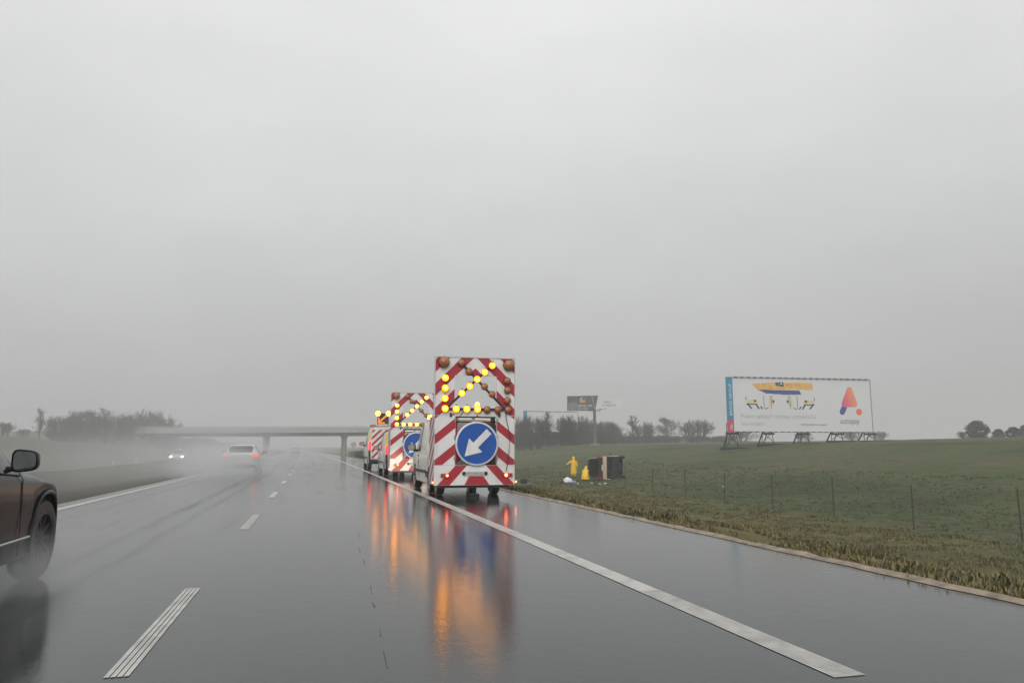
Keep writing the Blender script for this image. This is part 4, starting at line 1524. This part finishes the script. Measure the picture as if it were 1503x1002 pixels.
MB().box((px0 - .9, -.2, gz(pole.x, pole.y) - .3), (px0 + .9, 1.4, gz(pole.x, pole.y) + .35), 'concrete').build('footing', mb_)

# pale board with a blue strip
ZC = 160.0
a2, b2 = yp(768.5, 636, ZC), yp(848, 636, ZC + 2)
r3 = thing('billboard', 'pale billboard with a blue left strip standing among the bare trees', 'billboard', (a2.x, a2.y, 0), (0, 0, atan2(b2.y - a2.y, b2.x - a2.x)))
w3 = (Vector((b2.x, b2.y)) - Vector((a2.x, a2.y))).length
zt3, zl3 = yp(770, 603.5, ZC).z, yp(770, 633, ZC).z
MB().plate(rect(w3 * .065, zl3, w3, zt3), 0, 'pale', back=.15).build('poster_panel', r3)
MB().plate(rect(0, zl3, w3 * .062, zt3), -.02, 'cyan', back=.15).build('side_strip', r3)
MB().box((0, -.05, zt3 + .003), (w3, .2, zt3 + .14), 'steel').box((w3 + .002, -.05, zl3), (w3 + .12, .2, zt3), 'steel').build('frame', r3)
for fx in (.1, .37, .64, .92):
    x = fx * w3
    g_ = local_gz(r3, x, 0)
    MB().tube([(x - .5, .3, zl3 + .5), (x - .7, .0, g_ - .3)], .09, 'dark', 6).tube([(x + .5, .3, zl3 + .5), (x + .7, 0, g_ - .3)], .09, 'dark', 6).tube([(x, .3, zl3 + 1), (x, 2, g_ - .3)], .09, 'dark', 6).build('leg', r3)

# ------------------------------------------------------------------ overpass
YB = 212.0
ov_ = thing('overpass', 'grey concrete road overpass crossing the motorway in the haze', 'bridge', (-curve(YB), YB, 0))
zu0, zt0 = yp(200, 640.5, YB).z, yp(200, 631, YB).z
zu1, zt1 = yp(570, 638.5, YB).z, yp(570, 626, YB).z
xa, xb = yp(196, 640, YB).x + curve(YB), 33.0


def dz(x, lo, hi):
    t = (x - xa) / ((yp(570, 640, YB).x + curve(YB)) - xa)
    return lo + (hi - lo) * t


bm_ = MB()


def slab(mb, x0, x1, y0, y1, zf0, zf1, key):
    """slab whose bottom and top follow the slope of the deck"""
    vs = [(x, y, zf(x)) for zf in (zf0, zf1) for x, y in ((x0, y0), (x1, y0), (x1, y1), (x0, y1))]
    mb.add(vs, [(0, 3, 2, 1), (4, 5, 6, 7), (0, 1, 5, 4), (1, 2, 6, 5), (2, 3, 7, 6), (3, 0, 4, 7)], key)


U = lambda x: dz(x, zu0, zu1)
T_ = lambda x: dz(x, zt0 - .2, zt1 - .9)
slab(bm_, xa, xb, .5, 11.0, U, lambda x: U(x) + .75, 'concrete')
slab(bm_, xa, xb, -.6, 12.1, lambda x: U(x) + .753, T_, 'concrete2')
bm_.build('deck', ov_)
rl_ = MB()
for y in (-.45, 11.95):
    slab(rl_, xa, xb, y, y + .08, lambda x: T_(x) + .85, lambda x: T_(x) + 1.05, 'steel')
    slab(rl_, xa, xb, y, y + .06, lambda x: T_(x) + .25, lambda x: T_(x) + .62, 'steel')
    x = xa
    while x < xb:
        rl_.box((x, y, T_(x)), (x + .1, y + .1, T_(x) + .9), 'steel')
        x += 2.0
rl_.build('railing', ov_)
for px_ in (389, 506):
    X = yp(px_, 650, YB).x + curve(YB)
    for yy in (2.2, 8.4):
        g_ = ground_z(X, YB + yy)
        pm = MB().tube([(X, yy, g_ - .5), (X, yy, U(X) - .55)], .62, 'concrete', 14)
        if yy < 3:
            pm.box((X - .8, 1.0, U(X) - .55), (X + .8, 9.8, U(X) - .005), 'concrete')
        pm.build('pier', ov_, smooth=40)
for x0, x1 in ((xa - 2.5, xa - .01), (xb + .01, xb + 3)):
    MB().box((x0, -.7, -1), (x1, 12.2, T_(x0) + .35), 'concrete2').build('abutment', ov_)
em_ = MB()                                   # earth ramps behind the abutments
for sgn, x0, far in ((-1, xa - 1, -150), (1, xb + 1, 150)):
    top = T_(x0) - .15
    n = 8
    rows = []
    for k in range(n + 1):
        t = k / n
        x = x0 + (far - x0) * t
        zt_ = top * (1 - t) + ground_z(far, YB + 6) * t
        g_ = lambda yy: ground_z(x, YB + yy) - .6
        hw = 7
        rows.append([(x, 6 - hw - 14, g_(-15)), (x, 6 - hw, zt_), (x, 6 + hw, zt_), (x, 6 + hw + 14, g_(27))])
    xe = x0 - sgn * 9.0                       # the toe under the deck
    rows.insert(0, [(xe, 6 - hw - 2, ground_z(xe, YB) - .4), (xe, 6 - hw + 2, ground_z(xe, YB) - .4), (xe, 6 + hw - 2, ground_z(xe, YB) - .4), (xe, 6 + hw + 2, ground_z(xe, YB) - .4)])
    vs = [p_ for r_ in rows for p_ in r_]
    fs = [(4 * j + i, 4 * j + i + 1, 4 * j + i + 5, 4 * j + i + 4) for j in range(len(rows) - 1) for i in range(3)]
    em_.add(vs, fs if sgn < 0 else [f[::-1] for f in fs], 'bank')
M['bank'] = mat('grassy_bank', (.095, .09, .055), .85, var=.3, scale=.4)
eo = em_.build('embankment', None, smooth=40, loc=(-curve(YB), YB, 0))
tag(eo, 'grassy earth ramps carrying the side road up to the overpass', None, None, 'structure')


# ------------------------------------------------------------------ trees
def branch(mbs, p, d, ln, r, lvl, spec, rnd):
    """recursive limb; mbs = (trunk mesh, crown mesh)"""
    n = 4 if lvl < 2 else 2
    pts, rs = [p], [r]
    q = p.copy()
    dd = d.copy()
    sg_ = .03 if lvl == 0 else .13
    for k in range(n):
        dd = (dd + Vector((rnd.gauss(0, sg_), rnd.gauss(0, sg_), rnd.gauss(.05, .08)))).normalized()
        q = q + dd * ln / n
        pts.append(q.copy())
        rs.append(r * (1 - .55 * (k + 1) / n))
    (mbs[0] if lvl == 0 else mbs[1]).tube(pts, rs, 'bark' if lvl < 2 else 'twig', 6 if lvl == 0 else (4 if lvl < 2 else 3), caps=False)
    if lvl >= spec['depth']:
        return
    for k in range(spec['kids'][lvl]):
        t = rnd.uniform(spec['from'][lvl], 1.0)
        i = min(n - 1, int(t * n))
        base = pts[i].lerp(pts[i + 1], t * n - i)
        a = rnd.uniform(0, 2 * pi)
        ax = dd.orthogonal().normalized()
        ax = Matrix.Rotation(a, 3, dd) @ ax
        ang_ = radians(rnd.uniform(*spec['ang']))
        nd = (dd * cos(ang_) + ax * sin(ang_) + Vector((0, 0, spec.get('up', .25)))).normalized()
        branch(mbs, base, nd, ln * spec['len'][lvl] * rnd.uniform(.75, 1.15) * ((1.30 - .85 * t) if lvl == 0 else (1.25 - .5 * t)), max(spec['rmin'], rs[i] * .5), lvl + 1, spec, rnd)


SPECS = dict(
    round=dict(depth=4, kids=(22, 6, 5, 5), len=(.52, .6, .6, .65), ang=(28, 62), rmin=.011, up=.18, **{'from': (.20, .2, .2, .1)}),
    tall=dict(depth=4, kids=(24, 5, 5, 4), len=(.32, .55, .6, .65), ang=(20, 48), rmin=.011, up=.4, **{'from': (.10, .2, .2, .1)}),
    bush=dict(depth=3, kids=(9, 5, 6), len=(.62, .6, .6), ang=(20, 60), rmin=.010, up=.15, **{'from': (.05, .1, .1)}))


def tree_proto(name, kind, h, seed):
    rnd = random.Random(seed)
    t, c = MB(), MB()
    sp_ = SPECS[kind]
    if kind == 'bush':
        for k in range(6):
            a = rnd.uniform(0, 2 * pi)
            d = Vector((cos(a) * .4, sin(a) * .4, 1)).normalized()
            branch((t, c), Vector((cos(a) * .4, sin(a) * .4, -.2)), d, h * .5, .05, 0, sp_, rnd)
    else:
        branch((t, c), Vector((0, 0, -.3)), Vector((0, 0, 1)), h * (.80 if kind == 'round' else .88), h * .020, 0, sp_, rnd)
    return t, c


def leafy(h, seed):
    rnd = random.Random(seed)
    t, c = MB(), MB()
    t.tube([(0, 0, -.3), (.05, 0, h * .4), (0, 0, h * .9)], [h * .03, h * .022, .03], 'bark', 7)
    for k in range(16):
        a, z = rnd.uniform(0, 2 * pi), rnd.uniform(.2, .8) * h
        L_ = h * .36 * (1 - .45 * z / h)
        t.tube([(0, 0, z), (cos(a) * L_ * .6, sin(a) * L_ * .6, z + .25 * L_), (cos(a) * L_, sin(a) * L_, z + .5 * L_)], [.05, .03, .015], 'bark', 4)
    cl = []
    for k in range(95):
        a, z = rnd.uniform(0, 2 * pi), rnd.uniform(.05, .97)
        R = h * .40 * sin(pi * min(1, z * .86 + .14)) ** .7 * rnd.uniform(.5, 1.0)
        cl.append((cos(a) * R, sin(a) * R, z * h, rnd.uniform(.08, .15) * h))
    for x, y, z, r_ in cl:
        for q in range(60):
            d = Vector((rnd.gauss(0, 1), rnd.gauss(0, 1), rnd.gauss(0, .8))).normalized() * r_ * rnd.random() ** .4
            p_ = Vector((x, y, z)) + d
            a1 = Vector((rnd.gauss(0, 1), rnd.gauss(0, 1), rnd.gauss(0, 1))).normalized()
            a2 = a1.orthogonal().normalized()
            s_ = rnd.uniform(.14, .30)
            c.add([p_ - a1 * s_, p_ + a2 * s_ * .6, p_ + a1 * s_, p_ - a2 * s_ * .6], [(0, 1, 2, 3)], 'needle')
    return t, c


PROTO = {}


def grow(kind):
    if kind not in PROTO:
        k, h, seed = dict(r1=('round', 8, 3), r2=('round', 8, 11), t1=('tall', 10, 5), t2=('tall', 10, 8), b1=('bush', 4, 2), b2=('bush', 4, 9), l1=('leafy', 6, 4))[kind]
        t, c = leafy(h, seed) if k == 'leafy' else tree_proto(kind, k, h, seed)
        ms = []
        for mb, nm in ((t, 'trunk'), (c, 'crown')):
            o = mb.build(nm)
            ms.append(o.data)
            bpy.data.objects.remove(o)
        zs = sorted(v.co.z for v in ms[1].vertices)
        PROTO[kind] = ms, zs[int(len(zs) * .995)]
    return PROTO[kind]


def plant(kind, loc, sc, rz, label, cat, group=None, name='bare_tree', wide=1.0):
    r = thing(name, label, cat, loc, (0, 0, rz), group)
    r.scale = (sc * wide, sc * wide, sc)
    for me, nm in zip(grow(kind)[0], (('stems' if kind[0] == 'b' else 'trunk'), 'crown')):
        o = bpy.data.objects.new(nm, me)
        COL.objects.link(o)
        o.parent = r
    return r


def tree_at(kind, px, ytop, Y, label, group=None, cat='tree', name='bare_tree', wide=1.0):
    b = yp(px, 650, Y)
    z = gz(b.x, Y)
    h = yp(px, ytop, Y).z - z
    plant(kind, (b.x, Y, z - .1), h / grow(kind)[1], random.uniform(0, 6.28), label, cat, group, name, wide)


# left hill
HG = 'bare trees on the hill left of the overpass'
for kind, px, yt, Y, wd, lab in (
        ('t1', 57, 598, 175, 1.0, 'slim tall bare tree standing alone on the left hill above the car mirror'),
        ('b1', 34, 628, 180, 1.1, 'low bare bush on the left hill left of the slim tall tree'),
        ('b2', 4, 618, 172, 1.0, 'bare bush on the left hill cut off by the left frame edge'),
        ('b1', 82, 609, 185, .7, 'bare tree on the hill, first of the row right of the slim tree'),
        ('b2', 101, 611, 190, .75, 'bare tree near the left end of the row on the hill'),
        ('b1', 118, 602, 192, .7, 'broad tall bare tree in the densest part of the hill row'),
        ('r1', 128, 600, 196, 1.2, 'dense bare tree touching the tallest pair of the hill row'),
        ('t1', 155, 598, 198, 1.5, 'tall narrow bare tree in the middle of the hill row'),
        ('b2', 143, 606, 196, .6, 'lower bare tree between the tall narrow tree and the dense clump'),
        ('b1', 170, 609, 204, .6, 'small bare tree right of the tall narrow tree on the hill'),
        ('b2', 183, 606, 206, .55, 'upright bare tree in a loose pair above the overpass end'),
        ('b1', 197, 608, 212, .65, 'bare tree directly above the left end of the overpass'),
        ('b2', 215, 601, 236, .75, 'broad bare tree rising behind the left end of the overpass deck'),
        ('b1', 233, 613, 240, .9, 'low bare tree behind the overpass deck, last of the hill row')):
    tree_at(kind, px, yt, Y, lab, HG, 'tree', 'bare_tree', wd)
for px in range(78, 262, 8):
    Y = 188 + (px - 78) * .33
    tree_at(random.choice(('b1', 'b2')), px, random.uniform(626, 637) + max(0, px - 225) * .2, Y, 'bare scrub between the tree trunks on the left hill', 'scrub on the left hill', 'bush', 'bare_bush', 1.0)
# behind the overpass, seen below its deck
for px, yt, Y in ((266, 642, 250), (290, 640, 260), (312, 645, 280), (330, 648, 300)):
    tree_at('b2', px, yt, Y, 'hazy bare scrub seen under the overpass deck', 'scrub seen under the overpass', 'bush', 'bare_bush', 1.8)
for px, yt, Y in ((528, 662, 140), (520, 660, 165), (536, 660, 125), (545, 658, 150)):
    tree_at('b1', px, yt, Y, 'dark low bush on the verge beside the leading van', 'bushes on the verge by the leading van', 'bush', 'bare_bush', 1.6)
# right tree line
HR = 'dense bare shrubs of the hedge behind the crash'
px = 752
while px < 903:
    tall = random.random() < .18
    tree_at(random.choice(('b1', 'b2')), px, random.uniform(616, 627) if tall else random.uniform(631, 639), random.uniform(165, 196), 'dense dark bare shrub of the hedge behind the crash', HR, 'shrub', 'bare_shrub', .7 if tall else 1.3)
    px += 3.2
while px < 1075:
    tree_at(random.choice(('b1', 'b2')), px, random.uniform(637, 644), random.uniform(190, 215), 'low bare shrub of the hedge right of the pole billboard', 'low hedge right of the pole billboard', 'shrub', 'bare_shrub', 1.3)
    px += 4.0
for kind, px, yt, Y, wd, lab in (
        ('b1', 760, 609, 152, .7, 'bare tree just right of the nearest trailer, left of the blue strip'),
        ('b2', 785, 610, 150, .75, 'bare tree right beside the blue billboard strip'),
        ('t1', 806, 604, 152, 1.4, 'tall thin bare tree in front of the middle of the pale billboard'),
        ('b1', 823, 609, 150, .75, 'bare tree before the right half of the pale billboard'),
        ('b2', 838, 613, 155, .75, 'bare tree below the left end of the dark billboard'),
        ('b1', 857, 609, 178, .75, 'bare tree close to the left of the billboard pole'),
        ('b2', 887, 617, 182, .85, 'bare tree close to the right of the billboard pole'),
        ('t2', 929, 609, 195, 1.5, 'upright bare tree, first standing alone right of the pole billboard'),
        ('b2', 944, 622, 197, .9, 'low leaning bare bush at the right foot of the upright lone tree'),
        ('b1', 956, 618, 205, .6, 'small faint bare tree between two larger lone trees'),
        ('r1', 980, 611, 200, 1.35, 'spreading bare tree halfway between the pole billboard and the large billboard'),
        ('b2', 1019, 615, 190, 1.15, 'broad round bare tree left of the large white billboard'),
        ('b1', 1088, 624, 180, 1.2, 'bare tree half hidden by the lower left corner of the large billboard'),
        ('b2', 1180, 634, 190, 1.2, 'bare tree seen under the middle of the large billboard'),
        ('b1', 1255, 627, 185, 1.2, 'bare tree seen under the right end of the large billboard'),
        ('b2', 1292, 632, 190, 1.1, 'small bare tree just right of the large billboard')):
    tree_at(kind, px, yt, Y, lab, None, 'tree', 'bare_tree', wd)
for kind, px, yt, Y, lab in (
        ('l1', 1436, 617, 118, 'dark round leafy tree on the skyline, left of the pair at the frame edge'),
        ('l1', 1467, 629, 125, 'small dark leafy tree second from the right frame edge on the skyline'),
        ('l1', 1489, 626, 118, 'wide dark leafy tree just left of the right frame edge'),
        ('l1', 1508, 623, 116, 'dark leafy tree cut off by the right frame edge')):
    tree_at(kind, px, yt, Y, lab, None, 'tree', 'leafy_tree', 1.35)
tree_at('b1', 1418, 632, 122, 'thin bare bush at the left foot of the dark round tree', None, 'bush', 'bare_bush', 1.2)

# ------------------------------------------------------------------ small roadside things
for px, yb, Y, lab in ((166, 681, 66, 'short white marker post on the median nearer the dark SUV'), (200, 676, 84, 'short white marker post on the median nearer the overpass')):
    b = yp(px, yb, Y)
    z = gz(b.x, Y)
    dp = thing('marker_post', lab, 'post', (b.x, Y, z))
    MB().add([(-.06, -.02, 0), (.06, -.02, 0), (.05, .05, 0), (-.05, .05, 0), (-.06, -.02, 1.0), (.06, -.02, 1.06), (.05, .05, 1.06), (-.05, .05, 1.0)],
             [(0, 3, 2, 1), (4, 5, 6, 7), (0, 1, 5, 4), (1, 2, 6, 5), (2, 3, 7, 6), (3, 0, 4, 7)], 'delin').build('post', dp)
    MB().box((-.045, -.03, .72), (.045, -.022, .9), 'midink').build('reflector', dp)
b = yp(519, 652, 150)
sgn_ = thing('road_sign', 'round road sign on a thin post beyond the leading van', 'sign', (b.x, 150, gz(b.x, 150)))
MB().lathe([(.02, .0), (.02, .5), (-.01, .5), (-.012, 0)], 'y', (0, -.06, b.z - gz(b.x, 150)), 'steel', 24).build('sign_disc', sgn_)
MB().tube([(0, 0, -.2), (0, 0, b.z - gz(b.x, 150) + .4)], .04, 'steel', 8).build('post', sgn_)

# ------------------------------------------------------------------ haze and spray
def vol_mat(name, dens, col=(.9, .91, .92), ell=False, aniso=0.2, nscale=.35, stretch=None):
    m = bpy.data.materials.new(name)
    m.use_nodes = True
    N, L = m.node_tree.nodes, m.node_tree.links
    N.remove(N['Principled BSDF'])
    v = N.new('ShaderNodeVolumePrincipled')
    v.inputs['Color'].default_value = list(col) + [1]
    v.inputs['Density'].default_value = dens
    v.inputs['Anisotropy'].default_value = aniso
    L.new(v.outputs[0], N['Material Output'].inputs['Volume'])
    if ell:
        tc = N.new('ShaderNodeTexCoord')
        ln = N.new('ShaderNodeVectorMath')
        ln.operation = 'LENGTH'
        L.new(tc.outputs['Object'], ln.inputs[0])
        mr = N.new('ShaderNodeMapRange')
        mr.interpolation_type = 'SMOOTHSTEP'
        mr.inputs[1].default_value, mr.inputs[2].default_value = 1.0, .1
        mr.inputs[3].default_value, mr.inputs[4].default_value = 0, dens
        L.new(ln.outputs['Value'], mr.inputs[0])
        geo = N.new('ShaderNodeNewGeometry')
        nz = N.new('ShaderNodeTexNoise')
        nz.inputs['Scale'].default_value, nz.inputs['Detail'].default_value = nscale, 3
        L.new(geo.outputs['Position'], nz.inputs['Vector'])
        m2 = N.new('ShaderNodeMapRange')
        m2.inputs[1].default_value, m2.inputs[2].default_value, m2.inputs[3].default_value, m2.inputs[4].default_value = .35, .65, .25, 1.7
        L.new(nz.outputs['Fac'], m2.inputs[0])
        mm = N.new('ShaderNodeMath')
        mm.operation = 'MULTIPLY'
        L.new(mr.outputs[0], mm.inputs[0])
        L.new(m2.outputs[0], mm.inputs[1])
        L.new(mm.outputs[0], v.inputs['Density'])
    return m


HAZE = .0017
M['haze'] = vol_mat('rain_haze', HAZE)
hz = MB().box((-1340, -60, -4.5), (1340, 1450, 24), 'haze').build('haze')
tag(hz, 'pale grey rain haze hanging over the road and fields', None, None, 'stuff')
SP = 0


def spray(c, r, dens, ns, label):
    global SP
    SP += 1
    key = 'spray%d' % SP
    M[key] = vol_mat('road_spray', dens, (.80, .81, .82), True, .2, ns)
    bm = bmesh.new()
    bmesh.ops.create_icosphere(bm, subdivisions=3, radius=1.0)
    me = bpy.data.meshes.new('haze')
    bm.to_mesh(me)
    bm.free()
    me.materials.append(M[key])
    o = bpy.data.objects.new('haze', me)
    COL.objects.link(o)
    o.location, o.scale = c, r
    tag(o, label, None, None, 'stuff')


spray((-3.6, 36.0, .35), (3.1, 9.5, 1.3), .30, .45, 'white water spray thrown up behind the silver hatchback')
spray((-6.0, 62, .5), (9.0, 50, 3.0), .036, .2, 'drifting spray over the left lane ahead')
spray((-20, 110, .6), (14, 105, 3.0), .005, .1, 'drifting spray over the opposite carriageway')
spray((-2.42, 7.15, .10), (.62, 1.15, .50), 1.5, 2.2, 'low spray thrown up beside the wheels of the dark SUV')
spray((-8.0, 28, .4), (6.5, 18, 1.7), .022, .25, 'thin spray drifting over the grassy median')
spray((-62, 165, 6), (55, 70, 11), .006, .03, 'mist hanging before the trees on the left hill')

# ------------------------------------------------------------------ sky and light
w = bpy.data.worlds.new('World')
scene.world = w
w.use_nodes = True
N, L = w.node_tree.nodes, w.node_tree.links
bg = N['Background']
SUN_EL, SUN_AZ = radians(32), radians(200)        # azimuth clockwise from +Y: behind the camera
sky = N.new('ShaderNodeTexSky')
sky.sky_type = 'NISHITA'
sky.sun_disc = False
sky.sun_elevation, sky.sun_rotation = SUN_EL, SUN_AZ
sky.air_density, sky.dust_density = 1.0, 6.0
tc = N.new('ShaderNodeTexCoord')
sx = N.new('ShaderNodeSeparateXYZ')
L.new(tc.outputs['Generated'], sx.inputs[0])
rp = N.new('ShaderNodeValToRGB')
rp.color_ramp.interpolation = 'B_SPLINE'
STOPS = [(0.0, .43), (.10, .475), (.22, .585), (.34, .69), (.46, .775), (.58, .85), (.8, 1.0), (1.0, 1.1)]
el = rp.color_ramp.elements
while len(el) < len(STOPS):
    el.new(.5)
for e_, (p_, v_) in zip(el, STOPS):
    e_.position, e_.color = p_, (v_ * .992 / 1.2, v_ / 1.2, v_ * .992 / 1.2, 1)
L.new(sx.outputs['Z'], rp.inputs[0])
mp = N.new('ShaderNodeMapping')
mp.inputs['Scale'].default_value = (1.0, 1.0, 2.2)
L.new(tc.outputs['Generated'], mp.inputs[0])
nz = N.new('ShaderNodeTexNoise')
nz.inputs['Scale'].default_value, nz.inputs['Detail'].default_value, nz.inputs['Roughness'].default_value = 2.1, 5, .5
L.new(mp.outputs[0], nz.inputs['Vector'])
mr = N.new('ShaderNodeMapRange')
mr.inputs[1].default_value, mr.inputs[2].default_value, mr.inputs[3].default_value, mr.inputs[4].default_value = .3, .7, 9.35, 10.65
L.new(nz.outputs['Fac'], mr.inputs[0])
ml = N.new('ShaderNodeVectorMath')
ml.operation = 'SCALE'
L.new(rp.outputs[0], ml.inputs[0])
L.new(mr.outputs[0], ml.inputs['Scale'])
# a little of the physical sky under the cloud deck
dm = N.new('ShaderNodeVectorMath')
dm.operation = 'SCALE'
dm.inputs['Scale'].default_value = .03
L.new(sky.outputs[0], dm.inputs[0])
sm = N.new('ShaderNodeVectorMath')
sm.operation = 'ADD'
L.new(ml.outputs[0], sm.inputs[0])
L.new(dm.outputs[0], sm.inputs[1])
L.new(sm.outputs[0], bg.inputs['Color'])
bg.inputs['Strength'].default_value = .12

sl = bpy.data.lights.new('sun', 'SUN')
sl.energy, sl.angle, sl.color = 1.4, radians(40), (1, .97, .93)
so = bpy.data.objects.new('sun', sl)
COL.objects.link(so)
so.rotation_euler = (pi / 2 - SUN_EL, 0, pi - SUN_AZ)   # light travels away from azimuth SUN_AZ

cam = bpy.data.cameras.new('camera')
co = bpy.data.objects.new('camera', cam)
COL.objects.link(co)
cam.sensor_width = 36
cam.lens = 36 * FPX / PW
cam.clip_start, cam.clip_end = .05, 5000
co.location = (0, 0, CAMH)
co.rotation_euler = (pi / 2 + TH, 0, -PS)
scene.camera = co

scene.view_settings.view_transform = 'Standard'
scene.view_settings.look = 'None'
scene.view_settings.exposure = 0
scene.view_settings.gamma = 1
scene.view_settings.use_curve_mapping = False
scene.cycles.use_denoising = True
scene.cycles.max_bounces = 6
scene.cycles.volume_bounces = 2
scene.cycles.volume_step_rate = 2.0
scene.cycles.volume_max_steps = 128
